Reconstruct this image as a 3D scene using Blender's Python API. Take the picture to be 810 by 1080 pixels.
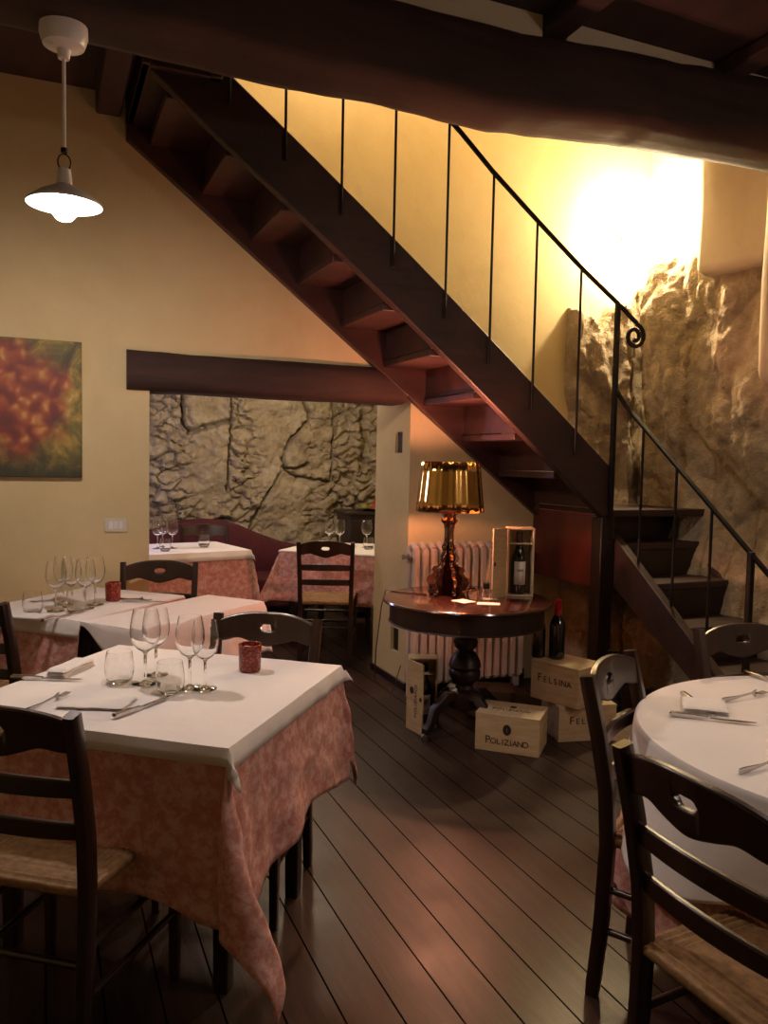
import bpy, bmesh, math, random
from mathutils import Vector, Matrix, noise
random.seed(7)
S = bpy.context.scene
for o in list(bpy.data.objects): bpy.data.objects.remove(o, do_unlink=True)
COL = S.collection
PI = math.pi
R = math.radians

# ------------------------------------------------------------ camera
cam_d = bpy.data.cameras.new('camera'); cam = bpy.data.objects.new('camera', cam_d); COL.objects.link(cam)
cam_d.sensor_fit = 'VERTICAL'; cam_d.sensor_height = 36.0; cam_d.lens = 850 / 1080 * 36.0
cam_d.clip_start = 0.05; cam_d.clip_end = 60
cam.matrix_world = (Matrix.Translation((0, 0, 1.5)) @ Matrix.Rotation(R(-23), 4, 'Z')
                    @ Matrix.Rotation(R(90 - 3.57), 4, 'X') @ Matrix.Rotation(R(1.15), 4, 'Z'))
S.camera = cam
# ------------------------------------------------------------ world, exposure
w = bpy.data.worlds.new('world'); S.world = w; w.use_nodes = True
w.node_tree.nodes['Background'].inputs[0].default_value = (0.75, 0.6, 0.7, 1)
w.node_tree.nodes['Background'].inputs[1].default_value = 0.01
S.view_settings.view_transform = 'Standard'; S.view_settings.look = 'None'
S.view_settings.exposure = 0.0; S.view_settings.gamma = 1.0; S.view_settings.use_curve_mapping = False

def lamp(name, loc, power, col, radius=0.05, spot=None, blend=0.5, aim=None):
    d = bpy.data.lights.new(name, 'SPOT' if spot else 'POINT')
    d.energy = power; d.color = col; d.shadow_soft_size = radius
    if spot: d.spot_size = R(spot); d.spot_blend = blend
    o = bpy.data.objects.new(name, d); COL.objects.link(o); o.location = loc
    if aim: o.rotation_euler = (Vector(aim) - Vector(loc)).to_track_quat('-Z', 'Y').to_euler()
    return o
WARM = (1.0, 0.70, 0.50)
# pendants of the dining room (downward cones under their shades), then an added fill
lamp('pendant_light_over_front_table', (0.55, 2.1, 2.75), 30, (1.0, 0.80, 0.71), 0.09, 120, 0.8, (0.35, 2.4, 0))
lamp('pendant_light_over_round_table', (2.3, 1.2, 2.6), 32, (1.0, 0.79, 0.68), 0.10, 130, 0.7, (2.2, 1.5, 0))
lamp('fill_light_right_rear', (3.3, -0.5, 2.45), 36, (1.0, 0.76, 0.67), 0.12)  # bare unseen fill added to brighten crates and table sides, no pendant here
lamp('back_room_light', (2.0, 6.4, 2.3), 45, (1.0, 0.80, 0.56), 0.12)
lamp('back_room_cool_light', (0.3, 6.6, 1.6), 22, (0.76, 0.66, 1.0), 0.15)
lamp('stairwell_light', (1.6, 4.30, 4.4), 34, (1.0, 0.78, 0.52), 0.15)

# ------------------------------------------------------------ materials
MATS = {}
def newmat(name):
    m = bpy.data.materials.new(name); m.use_nodes = True; MATS[name] = m
    nt = m.node_tree; b = nt.nodes['Principled BSDF']
    return m, nt, b
def coords(nt, scale=(1, 1, 1), kind='Object', rot=(0, 0, 0)):
    tc = nt.nodes.new('ShaderNodeTexCoord'); mp = nt.nodes.new('ShaderNodeMapping')
    mp.inputs['Scale'].default_value = scale; mp.inputs['Rotation'].default_value = rot
    nt.links.new(tc.outputs[kind], mp.inputs[0]); return mp.outputs[0]
def noise_n(nt, vec, scale, detail=4, rough=0.55, dist=0.0):
    n = nt.nodes.new('ShaderNodeTexNoise'); n.inputs['Scale'].default_value = scale
    n.inputs['Detail'].default_value = detail; n.inputs['Roughness'].default_value = rough
    n.inputs['Distortion'].default_value = dist
    nt.links.new(vec, n.inputs['Vector']); return n.outputs[0]
def ramp(nt, fac, stops):
    r = nt.nodes.new('ShaderNodeValToRGB'); e = r.color_ramp.elements
    while len(e) < len(stops): e.new(0.5)
    for el, (p, c) in zip(e, stops):
        el.position = p; el.color = (*c, 1) if len(c) == 3 else c
    nt.links.new(fac, r.inputs[0]); return r.outputs[0]
def bump(nt, b, h, strength=0.3, dist=0.01):
    n = nt.nodes.new('ShaderNodeBump'); n.inputs['Strength'].default_value = strength
    n.inputs['Distance'].default_value = dist
    nt.links.new(h, n.inputs['Height']); nt.links.new(n.outputs[0], b.inputs['Normal'])
def mixc(nt, fac, a, b_, mode='MIX'):
    m = nt.nodes.new('ShaderNodeMix'); m.data_type = 'RGBA'; m.blend_type = mode
    if isinstance(fac, (int, float)): m.inputs[0].default_value = fac
    else: nt.links.new(fac, m.inputs[0])
    for i, v in ((6, a), (7, b_)):
        if isinstance(v, tuple): m.inputs[i].default_value = (*v, 1)
        else: nt.links.new(v, m.inputs[i])
    return m.outputs[2]
def simple(name, c1, c2=None, rough=0.5, metal=0.0, scale=8, bmp=0.0, bs=60, stretch=(1, 1, 1), spec=0.5, coat=0.0):
    m, nt, b = newmat(name)
    b.inputs['Roughness'].default_value = rough; b.inputs['Metallic'].default_value = metal
    b.inputs['Specular IOR Level'].default_value = spec
    if coat: b.inputs['Coat Weight'].default_value = coat; b.inputs['Coat Roughness'].default_value = 0.15
    c2 = c2 or tuple(x * 0.85 for x in c1)
    v = coords(nt, stretch)
    nt.links.new(ramp(nt, noise_n(nt, v, scale), [(0.3, c1), (0.7, c2)]), b.inputs['Base Color'])
    if bmp: bump(nt, b, noise_n(nt, v, bs, 3), bmp, 0.004)
    return m
simple('dark_wood', (0.020, 0.0085, 0.0062), (0.010, 0.0045, 0.0038), 0.38, scale=14, stretch=(1, 1, .25), bmp=.15)
simple('chair_wood', (0.030, 0.0125, 0.007), (0.016, 0.007, 0.0045), 0.30, scale=14, stretch=(1, 1, .25), coat=.3)
simple('stair_wood', (0.050, 0.021, 0.015), (0.022, 0.010, 0.008), 0.55, scale=9, stretch=(.35, 1, 1), bmp=.4, bs=25)
simple('stair_under_wood', (0.062, 0.022, 0.018), (0.028, 0.011, 0.010), 0.45, scale=9, stretch=(.35, 1, 1), bmp=.3, bs=25)
simple('beam_wood', (0.050, 0.021, 0.016), (0.018, 0.008, 0.007), 0.8, scale=5, stretch=(.3, 1, 2), bmp=.8, bs=14)
simple('ceiling_wood', (0.055, 0.026, 0.024), (0.028, 0.013, 0.014), 0.75, scale=6, stretch=(1, .2, 1), bmp=.4, bs=20)
simple('table_wood', (0.050, 0.014, 0.009), (0.025, 0.008, 0.006), 0.16, scale=8, coat=.6)
simple('panel_wood_lamplit', (0.17, 0.032, 0.026), (0.06, 0.016, 0.014), 0.30, scale=3.5, stretch=(1, 1, .4))  # red glow of the table lamp on the boards is put into this colour
simple('iron', (0.012, 0.010, 0.011), (0.02, 0.016, 0.016), 0.5, 0.6, scale=20)
simple('crate_wood', (0.62, 0.46, 0.26), (0.48, 0.34, 0.18), 0.6, scale=7, stretch=(1, 1, 7))
simple('print_ink', (0.035, 0.018, 0.012), None, 0.7)
simple('crate_wood_light', (0.66, 0.51, 0.31), (0.52, 0.38, 0.22), 0.6, scale=7, stretch=(7, 1, 1))
simple('bottle_glass', (0.006, 0.007, 0.005), (0.004, 0.005, 0.004), 0.08, spec=.8)
simple('red_foil', (0.42, 0.01, 0.015), (0.30, 0.008, 0.012), 0.3, 0.3)
simple('black_foil', (0.012, 0.01, 0.01), None, 0.3, 0.3)
simple('paper_label', (0.70, 0.64, 0.56), (0.62, 0.55, 0.48), 0.8)
simple('card_paper', (0.78, 0.72, 0.70), (0.74, 0.66, 0.62), 0.7)
simple('steel', (0.62, 0.60, 0.58), (0.5, 0.48, 0.47), 0.16, 1.0, scale=30)
simple('enamel_white', (0.80, 0.78, 0.80), (0.74, 0.72, 0.75), 0.3)
simple('switch_plastic', (0.66, 0.60, 0.48), (0.62, 0.56, 0.45), 0.4)
simple('radiator_paint', (0.62, 0.52, 0.44), (0.56, 0.47, 0.40), 0.35)
simple('velvet_red', (0.085, 0.006, 0.014), (0.05, 0.004, 0.010), 0.8, scale=20)
simple('napkin_cloth', (0.80, 0.76, 0.73), (0.76, 0.72, 0.69), 0.9)
simple('cord_plastic', (0.10, 0.04, 0.02), None, 0.5)
simple('dark_void', (0.012, 0.010, 0.009), None, 0.9)
simple('cork_dark', (0.05, 0.02, 0.015), None, 0.6)
simple('fruit_red', (0.30, 0.05, 0.02), (0.16, 0.02, 0.02), 0.35)
simple('fruit_green', (0.25, 0.22, 0.05), (0.14, 0.14, 0.03), 0.35)
simple('straw_rush', (0.30, 0.175, 0.065), (0.17, 0.085, 0.03), 0.7, scale=45, stretch=(1, 1, 1), bmp=.5, bs=150)
simple('cardboard', (0.16, 0.09, 0.05), (0.12, 0.07, 0.04), 0.8)

def plaster(name, c1, c2, c3, sc=1.4):
    m, nt, b = newmat(name); b.inputs['Roughness'].default_value = 0.85
    b.inputs['Specular IOR Level'].default_value = 0.2
    v = coords(nt)
    n = noise_n(nt, v, sc, 6, 0.6, 0.6); n2 = noise_n(nt, v, 9, 5, 0.6)
    c = ramp(nt, n, [(0.3, c1), (0.55, c2), (0.75, c3)])
    c = mixc(nt, 0.25, c, ramp(nt, n2, [(0.3, c3), (0.7, c1)]))
    nt.links.new(c, b.inputs['Base Color']); bump(nt, b, noise_n(nt, v, 22, 5), 0.25, 0.006)
plaster('plaster_yellow', (0.67, 0.555, 0.325), (0.62, 0.505, 0.275), (0.55, 0.435, 0.23))
plaster('plaster_cream', (0.64, 0.57, 0.42), (0.58, 0.50, 0.36), (0.50, 0.42, 0.30))

def rock_mat(name, cols, sc, masonry=False):
    m, nt, b = newmat(name); b.inputs['Roughness'].default_value = 0.85
    v = coords(nt)
    n = noise_n(nt, v, sc, 8, 0.65, 0.8); n2 = noise_n(nt, v, sc * 7, 6, 0.7, 0.2)
    c = ramp(nt, n, [(0.28, cols[0]), (0.45, cols[1]), (0.58, cols[2]), (0.72, cols[3])])
    c = mixc(nt, 0.4, c, ramp(nt, n2, [(0.3, cols[0]), (0.7, cols[3])]))
    nt.links.new(c, b.inputs['Base Color']); bump(nt, b, n2, 0.9, 0.035)
rock_mat('rock', ((0.19, 0.13, 0.075), (0.36, 0.27, 0.16), (0.48, 0.38, 0.25), (0.58, 0.49, 0.35)), 1.6)
rock_mat('stonework', ((0.16, 0.12, 0.07), (0.34, 0.27, 0.16), (0.44, 0.37, 0.25), (0.55, 0.48, 0.36)), 2.0)

# floor boards run along Y
m, nt, b = newmat('floor_boards')
tc = nt.nodes.new('ShaderNodeTexCoord'); sep = nt.nodes.new('ShaderNodeSeparateXYZ'); nt.links.new(tc.outputs['Object'], sep.inputs[0])
def mth(op, a, c=None, d=None):
    n = nt.nodes.new('ShaderNodeMath'); n.operation = op
    for i, v_ in enumerate((a, c, d)):
        if v_ is None: continue
        if isinstance(v_, (int, float)): n.inputs[i].default_value = v_
        else: nt.links.new(v_, n.inputs[i])
    return n.outputs[0]
xs = mth('DIVIDE', sep.outputs[0], 0.148); fr = mth('FRACT', xs); idx = mth('FLOOR', xs)
edge = mth('MINIMUM', fr, mth('SUBTRACT', 1.0, fr))
gap = mth('LESS_THAN', edge, 0.019)
wn = nt.nodes.new('ShaderNodeTexWhiteNoise'); wn.noise_dimensions = '1D'; nt.links.new(idx, wn.inputs['W'])
v = coords(nt, (6, 0.6, 1)); g = noise_n(nt, v, 5, 6, 0.6, 0.4)
v2 = coords(nt, (1, 1, 1)); g2 = noise_n(nt, v2, 2.0, 5, 0.6)
c = ramp(nt, g, [(0.3, (0.018, 0.010, 0.008)), (0.6, (0.034, 0.020, 0.015)), (0.8, (0.052, 0.032, 0.024))])
c = mixc(nt, mth('MULTIPLY', wn.outputs[0], 0.45), c, (0.030, 0.017, 0.013))
c = mixc(nt, ramp(nt, g2, [(0.4, (0, 0, 0)), (0.8, (.5, .5, .5))]), c, (0.070, 0.042, 0.031))
c = mixc(nt, gap, c, (0.004, 0.003, 0.003))
nt.links.new(c, b.inputs['Base Color'])
nt.links.new(ramp(nt, g2, [(0.3, (.30, .30, .30)), (0.7, (.5, .5, .5))]), b.inputs['Roughness'])
nt.links.new(mth('MULTIPLY', mth('SUBTRACT', 1.0, gap), 0.24), b.inputs['Specular IOR Level'])
h = mth('SUBTRACT', mth('MULTIPLY', g, 0.3), mth('MULTIPLY', gap, 1.0)); bump(nt, b, h, 0.55, 0.006)

# cloths
m, nt, b = newmat('cloth_pink'); b.inputs['Roughness'].default_value = 0.85
v = coords(nt); n = noise_n(nt, v, 30, 8, 0.72, 0.35)
c = ramp(nt, n, [(0.30, (0.46, 0.165, 0.130)), (0.47, (0.55, 0.255, 0.210)), (0.55, (0.66, 0.385, 0.340)), (0.72, (0.72, 0.50, 0.46))])
nt.links.new(c, b.inputs['Base Color']); bump(nt, b, noise_n(nt, v, 350, 2), 0.25, 0.002)
m, nt, b = newmat('cloth_white'); b.inputs['Roughness'].default_value = 0.9
v = coords(nt); c = ramp(nt, noise_n(nt, v, 3, 3), [(0.3, (0.80, 0.755, 0.73)), (0.7, (0.75, 0.705, 0.68))])
nt.links.new(c, b.inputs['Base Color']); bump(nt, b, noise_n(nt, v, 10, 4), 0.35, 0.008)
# clear glass
m, nt, b = newmat('clear_glass'); b.inputs['Base Color'].default_value = (1, 1, 1, 1)
b.inputs['Transmission Weight'].default_value = 1.0; b.inputs['Roughness'].default_value = 0.0; b.inputs['IOR'].default_value = 1.45
# metallised plastic of the table lamp
simple('gold_mirror', (0.72, 0.46, 0.16), (0.66, 0.40, 0.13), 0.12, 1.0, scale=6)
simple('copper_mirror', (0.34, 0.21, 0.15), (0.20, 0.11, 0.08), 0.10, 1.0, scale=12)
# red speckled votive
m, nt, b = newmat('votive_glass'); b.inputs['Roughness'].default_value = 0.2
v = coords(nt); vo = nt.nodes.new('ShaderNodeTexVoronoi'); vo.inputs['Scale'].default_value = 110; nt.links.new(v, vo.inputs['Vector'])
c = ramp(nt, vo.outputs['Distance'], [(0.12, (0.60, 0.17, 0.08)), (0.35, (0.24, 0.022, 0.012)), (0.8, (0.14, 0.010, 0.008))])
nt.links.new(c, b.inputs['Base Color']); bump(nt, b, vo.outputs['Distance'], 0.6, 0.003)
def emis(name, col, s):
    m, nt, b = newmat(name); b.inputs['Emission Color'].default_value = (*col, 1); b.inputs['Emission Strength'].default_value = s
    b.inputs['Base Color'].default_value = (*col, 1)
emis('bulb_white', (1.0, 0.83, 0.74), 560); emis('bulb_warm', (1.0, 0.77, 0.46), 1450); emis('bulb_red', (1.0, 0.42, 0.26), 10)
# painted canvas: blurred bunch of red and ochre blossoms over dark greens
m, nt, b = newmat('canvas_paint'); b.inputs['Roughness'].default_value = 0.6
v = coords(nt); vo = nt.nodes.new('ShaderNodeTexVoronoi'); vo.inputs['Scale'].default_value = 16; vo.feature = 'SMOOTH_F1'
dn = nt.nodes.new('ShaderNodeTexNoise'); dn.inputs['Scale'].default_value = 7; nt.links.new(v, dn.inputs['Vector'])
vm = nt.nodes.new('ShaderNodeVectorMath'); vm.operation = 'MULTIPLY_ADD'; vm.inputs[1].default_value = (.12, .12, .12)
nt.links.new(dn.outputs['Color'], vm.inputs[0]); nt.links.new(v, vm.inputs[2]); nt.links.new(vm.outputs[0], vo.inputs['Vector'])
fl = ramp(nt, vo.outputs['Distance'], [(0.1, (0.50, 0.25, 0.07)), (0.3, (0.33, 0.085, 0.025)), (0.5, (0.17, 0.028, 0.02)), (0.8, (0.09, 0.02, 0.018))])
bgc = ramp(nt, noise_n(nt, v, 5, 6, .65, 1.5), [(0.32, (0.045, 0.035, 0.012)), (0.5, (0.16, 0.13, 0.025)), (0.62, (0.40, 0.26, 0.05)), (0.75, (0.66, 0.48, 0.16))])
sp = nt.nodes.new('ShaderNodeSeparateXYZ'); nt.links.new(v, sp.inputs[0])
def mth2(op, a, c):
    n = nt.nodes.new('ShaderNodeMath'); n.operation = op
    for i, v_ in enumerate((a, c)):
        if isinstance(v_, (int, float)): n.inputs[i].default_value = v_
        else: nt.links.new(v_, n.inputs[i])
    return n.outputs[0]
nn = noise_n(nt, v, 4.5, 4)
dx = mth2('MULTIPLY', mth2('SUBTRACT', sp.outputs[0], 0.02), 2.6); dz = mth2('MULTIPLY', mth2('SUBTRACT', sp.outputs[2], 0.04), 2.6)
rr = mth2('ADD', mth2('POWER', dx, 2.0), mth2('POWER', dz, 2.0)); rr = mth2('ADD', rr, mth2('MULTIPLY', mth2('SUBTRACT', nn, .5), 1.6))
mask = ramp(nt, rr, [(0.40, (1, 1, 1)), (0.75, (0, 0, 0))])
low = ramp(nt, mth2('ADD', mth2('MULTIPLY', sp.outputs[2], -1.6), mth2('MULTIPLY', nn, .6)), [(0.55, (0, 0, 0)), (0.85, (1, 1, 1))])
nt.links.new(mixc(nt, low, mixc(nt, mask, bgc, fl), (0.030, 0.028, 0.012)), b.inputs['Base Color'])

# ------------------------------------------------------------ mesh helpers
class MB:
    def __init__(s): s.bm = bmesh.new()
    def add(s, vs, fs):
        v = [s.bm.verts.new(p) for p in vs]
        for f in fs:
            try: s.bm.faces.new([v[i] for i in f])
            except ValueError: pass
        return s
    def box(s, x0, x1, y0, y1, z0, z1, M=None):
        p = [Vector((x, y, z)) for z in (z0, z1) for y in (y0, y1) for x in (x0, x1)]
        if M: p = [M @ q for q in p]
        return s.add(p, [(0, 2, 3, 1), (4, 5, 7, 6), (0, 1, 5, 4), (2, 6, 7, 3), (0, 4, 6, 2), (1, 3, 7, 5)])
    def bar(s, a, b, wx, wy, up=(0, 0, 1)):
        a = Vector(a); b = Vector(b); d = (b - a).normalized(); u = Vector(up)
        x = d.cross(u)
        if x.length < 1e-4: x = d.cross(Vector((1, 0, 0)))
        x.normalize(); y = x.cross(d)
        p = [q + x * i * wx / 2 + y * j * wy / 2 for q in (a, b) for i, j in ((-1, -1), (1, -1), (1, 1), (-1, 1))]
        return s.add(p, [(0, 1, 2, 3), (7, 6, 5, 4), (0, 4, 5, 1), (1, 5, 6, 2), (2, 6, 7, 3), (3, 7, 4, 0)])
    def lathe(s, prof, n=32, M=None, cx=0, cy=0, cz=0):
        vs = []; fs = []
        for r_, z_ in prof:
            for k in range(n):
                a = 2 * PI * k / n; p = Vector((cx + max(r_, 1e-4) * math.cos(a), cy + max(r_, 1e-4) * math.sin(a), cz + z_))
                vs.append(M @ p if M else p)
        for i in range(len(prof) - 1):
            for k in range(n):
                fs.append((i * n + k, i * n + (k + 1) % n, (i + 1) * n + (k + 1) % n, (i + 1) * n + k))
        if prof[0][0] > 2e-4: fs.append(tuple(reversed(range(n))))
        if prof[-1][0] > 2e-4: fs.append(tuple((len(prof) - 1) * n + k for k in range(n)))
        return s.add(vs, fs)
    def tube(s, pts, r, n=10, closed_ends=True, sq=None):
        """round tube (radius r or list) or rectangular (sq=(w, h)) swept on pts with rotation-minimising frames"""
        pts = [Vector(p) for p in pts]; N = len(pts); rs = r if isinstance(r, (list, tuple)) else [r] * N
        T = [(pts[min(i + 1, N - 1)] - pts[max(i - 1, 0)]).normalized() for i in range(N)]
        x = T[0].cross(Vector((0, 1, 0)))
        if x.length < .1: x = T[0].cross(Vector((1, 0, 0)))
        vs = []
        for i in range(N):
            x = (x - T[i] * x.dot(T[i])).normalized(); y = T[i].cross(x)
            for k in range(n):
                a = 2 * PI * k / n
                if sq:
                    e = 0.35
                    ca, sa = math.cos(a), math.sin(a)
                    q = x * (math.copysign(abs(ca) ** e, ca) * sq[0] / 2) + y * (math.copysign(abs(sa) ** e, sa) * sq[1] / 2)
                    q *= rs[i]
                else: q = (x * math.cos(a) + y * math.sin(a)) * rs[i]
                vs.append(pts[i] + q)
        fs = [(i * n + k, i * n + (k + 1) % n, (i + 1) * n + (k + 1) % n, (i + 1) * n + k) for i in range(N - 1) for k in range(n)]
        fs += [tuple(reversed(range(n))), tuple((N - 1) * n + k for k in range(n))]
        return s.add(vs, fs)
    def grid(s, nx, ny, fn, flip=False):
        vs = [fn(i / (nx - 1), j / (ny - 1)) for j in range(ny) for i in range(nx)]
        fs = [(j * nx + i, j * nx + i + 1, (j + 1) * nx + i + 1, (j + 1) * nx + i) for j in range(ny - 1) for i in range(nx - 1)]
        if flip: fs = [tuple(reversed(f)) for f in fs]
        return s.add(vs, fs)
    def prism(s, poly, depth, M=None):
        """poly in local XZ, extruded along Y symmetric"""
        n = len(poly)
        p = [Vector((x, -depth / 2, z)) for x, z in poly] + [Vector((x, depth / 2, z)) for x, z in poly]
        if M: p = [M @ q for q in p]
        fs = [tuple(range(n)), tuple(reversed(range(n, 2 * n)))] + [(i, i + n, (i + 1) % n + n, (i + 1) % n) for i in range(n)]
        return s.add(p, fs)
    def build(s, name, mat, parent=None, smooth=True, bevel=0.0, seg=2, solid=0.0, weld=False, rn=True):
        if weld: bmesh.ops.remove_doubles(s.bm, verts=s.bm.verts, dist=1e-5)
        if rn: bmesh.ops.recalc_face_normals(s.bm, faces=s.bm.faces)
        me = bpy.data.meshes.new(name); s.bm.to_mesh(me); s.bm.free()
        me.materials.append(MATS[mat])
        if smooth:
            me.polygons.foreach_set('use_smooth', [True] * len(me.polygons))
            try: me.set_sharp_from_angle(angle=R(40))
            except Exception: pass
        o = bpy.data.objects.new(name, me); COL.objects.link(o)
        if parent: o.parent = parent
        if solid:
            md = o.modifiers.new('solid', 'SOLIDIFY'); md.thickness = solid; md.offset = 0
        if bevel:
            md = o.modifiers.new('bevel', 'BEVEL'); md.width = bevel; md.segments = seg; md.limit_method = 'ANGLE'; md.angle_limit = R(35)
            md.harden_normals = False
        return o
def tag(o, label=None, cat=None, group=None, kind=None):
    if label: o['label'] = label
    if cat: o['category'] = cat
    if group: o['group'] = group
    if kind: o['kind'] = kind
    return o
def thing(name, label, cat, loc=(0, 0, 0), rz=0.0, group=None):
    o = bpy.data.objects.new(name, None); COL.objects.link(o); o.location = loc; o.rotation_euler = (0, 0, rz)
    o.empty_display_size = 0.1
    return tag(o, label, cat, group)
def dup(o, loc=None, rz=None, label=None, group=None, scale=None):
    def rec(s, p):
        c = s.copy(); COL.objects.link(c)
        if p: c.parent = p
        for ch in list(s.children): rec(ch, c)
        return c
    c = rec(o, None)
    if loc is not None: c.location = loc
    if rz is not None: c.rotation_euler = (c.rotation_euler[0], c.rotation_euler[1], rz)
    if label: c['label'] = label
    if group: c['group'] = group
    if scale: c.scale = scale
    return c
def ang(dx, dy): return math.atan2(dy, dx)
def struct(o): o['kind'] = 'structure'; return o
def cut(o, boxes):
    bpy.context.view_layer.update()
    tmp = []
    for bx in boxes:
        c = MB().box(*bx).build('cutter', 'dark_void', smooth=False); tmp.append(c)
        md = o.modifiers.new('cut', 'BOOLEAN'); md.operation = 'DIFFERENCE'; md.object = c; md.solver = 'EXACT'
    dg = bpy.context.evaluated_depsgraph_get(); me = bpy.data.meshes.new_from_object(o.evaluated_get(dg))
    o.modifiers.clear(); o.data = me
    for c in tmp: bpy.data.objects.remove(c, do_unlink=True)
def text_obj(txt, size, M, mat, parent, name='lettering', depth=0.0006, squeeze=1.0):
    cu = bpy.data.curves.new('t', 'FONT'); cu.body = txt; cu.size = size; cu.extrude = depth; cu.align_x = 'CENTER'; cu.align_y = 'CENTER'
    cu.space_character = 1.08
    t = bpy.data.objects.new('t', cu); COL.objects.link(t); bpy.context.view_layer.update()
    me = bpy.data.meshes.new_from_object(t.evaluated_get(bpy.context.evaluated_depsgraph_get()))
    bpy.data.objects.remove(t, do_unlink=True)
    me.transform(M @ Matrix.Diagonal((squeeze, 1, 1, 1))); me.materials.clear(); me.materials.append(MATS[mat])
    o = bpy.data.objects.new(name, me); COL.objects.link(o); o.parent = parent; return o
# a matrix that lays the XY plane of text on a plane facing -Y (reading left to right along +X)
FACE = Matrix.Rotation(PI / 2, 4, 'X')

# ------------------------------------------------------------ setting
W = 4.75; W2 = 5.32; CZ = 3.47; BACK = 8.0
struct(MB().box(-2.2, 4.2, -2.6, 8.3, -0.08, 0).build('floor', 'floor_boards', smooth=False))
wb = struct(MB().box(-2.2, 4.25, W, W2, 0, 4.8).build('wall_back', 'plaster_yellow', smooth=False))
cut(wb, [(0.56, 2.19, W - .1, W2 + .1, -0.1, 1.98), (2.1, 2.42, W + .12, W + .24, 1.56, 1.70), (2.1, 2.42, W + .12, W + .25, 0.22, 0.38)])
struct(MB().box(-2.3, -2.2, -2.6, 8.3, 0, 4.8).build('wall_left', 'plaster_yellow', smooth=False))
struct(MB().box(4.06, 4.25, -2.6, 4.80, 0, 4.8).build('wall_right', 'plaster_cream', smooth=False))
struct(MB().box(-2.3, 4.25, -2.7, -2.6, 0, 4.8).build('wall_front', 'plaster_yellow', smooth=False))
# ceiling boards with the stairwell left open, each side of the opening
cb = MB(); cb.box(-2.2, 4.1, -2.6, 3.95, CZ, CZ + .05); cb.box(-2.2, 0.42, 3.95, W, CZ, CZ + .05)
struct(cb.build('ceiling', 'ceiling_wood', smooth=False))
up = MB(); up.box(0.30, 4.1, 3.87, 3.95, CZ + .05, 4.8); up.box(0.34, 0.42, 3.95, W, CZ + .05, 4.8); up.box(0.3, 4.1, 3.87, W, 4.8, 4.86)
struct(up.build('wall_stairwell', 'plaster_yellow', smooth=False))
# back room shell
struct(MB().box(-2.2, 4.2, W2, 8.3, 2.55, 2.62).build('ceiling_back_room', 'plaster_cream', smooth=False))
struct(MB().box(3.45, 4.2, W2, 8.3, 0, 2.6).build('wall_back_room_right', 'plaster_cream', smooth=False))
# baseboards: low dark strips on the pier and along the back wall
struct(MB().box(2.19, 3.1, W - .018, W, 0, 0.075).build('baseboard_back', 'dark_wood', bevel=.004))
struct(MB().box(-2.2, 0.56, W - .018, W, 0, 0.075).build('baseboard_left', 'dark_wood', bevel=.004))
struct(MB().box(2.175, 2.19, W - .018, W2, 0, 0.05).build('baseboard_pier', 'dark_wood', bevel=.003))

def smooth01(t): t = max(0.0, min(1.0, t)); return t * t * (3 - 2 * t)
def interp(x, pts):
    if x <= pts[0][0]: return pts[0][1]
    for (a, va), (b_, vb) in zip(pts, pts[1:]):
        if x <= b_: return va + (vb - va) * (x - a) / (b_ - a)
    return pts[-1][1]
struct(MB().box(2.212, 2.41, W + .122, W + .238, 1.562, 1.698).box(2.212, 2.41, W + .122, W + .248, .222, .378).build('niche_dark_fill', 'dark_wood', smooth=False))  # dark blocks added inside the pier niches so they look shaded
# natural rock breaking through the corner behind the stair
def rock():
    L1 = 4.06 - 3.33; L2 = 3.4
    tot = L1 + L2
    top = [(0, 2.62), (.10, 2.62), (.20, 2.55), (.27, 2.46), (.36, 2.66), (.60, 2.76), (.80, 2.86), (1.0, 2.92), (1.15, 2.98), (1.5, 2.95), (1.9, 2.75), (2.2, 2.6), (4.2, 2.5)]
    def fn(u, t):
        s = u * tot; z = t * 3.05
        if s < L1: bx, by = 3.33 + s, W; nx, ny = 0, -1
        else: bx, by = 4.06, W - (s - L1); nx, ny = -1, 0
        k = smooth01((s - (L1 - .3)) / .6); n = Vector((nx, ny, 0)).lerp(Vector((-.7, -.7, 0)), 4 * k * (1 - k)).normalized()
        p = Vector((s, z, 0))
        q = Vector((s * 1.3 + z * .35, z * .8 - s * .1, 3.1))
        rid = noise.ridged_multi_fractal(q * 1.2, 0.9, 2.1, 6, 1.0, 2.0)
        fr = noise.fractal(Vector((s * 3.4 + z * .5 + 3, z * 1.7 + 1, 8)), 0.9, 2.0, 6)
        vd = noise.voronoi(Vector((s * 2.6 + .4 * fr, z * 1.3 + .3 * fr, 1.7)))[0]
        blk = min(vd[1] - vd[0], .35)
        cell = noise.cell(noise.voronoi(Vector((s * 2.6 + .4 * fr, z * 1.3 + .3 * fr, 1.7)))[1][0] * 3.3)
        base = interp(s, [(0, .02), (.1, .05), (.5, .10), (.9, .16), (1.4, .14), (4.2, .16)])
        base += .05 * math.exp(-((s - 1.05 - (2.6 - z) * .25) / .10) ** 2) + .12 * smooth01((1.3 - z) / .9) * smooth01(s / .4)
        d = base + .045 * (rid - 1.0) + .065 * fr + .16 * (min(blk, .14) - .07) + .05 * noise.noise(Vector((s * 1.1, z * .9, 4.4)))
        d = base + (d - base) * (1 - .5 * math.exp(-((s - L1) / .10) ** 2))
        # edges of the exposed patch dive behind the plaster
        e = smooth01((interp(s, top) + .05 * noise.noise(Vector((s * 7, 2, 0))) - z) / .05)
        e2 = smooth01((s - .02 - .05 * noise.noise(Vector((z * 3, 9, 0)))) / .05)
        lo = smooth01((s - .35) / .3) if z < 1.25 else 1
        d = (max(d, .012) + .03) * min(e, e2) - .03
        return Vector((bx, by, z)) + n * d
    o = MB().grid(250, 200, fn).build('wall_rock', 'rock', rn=False)
    return struct(o)
rock()
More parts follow.
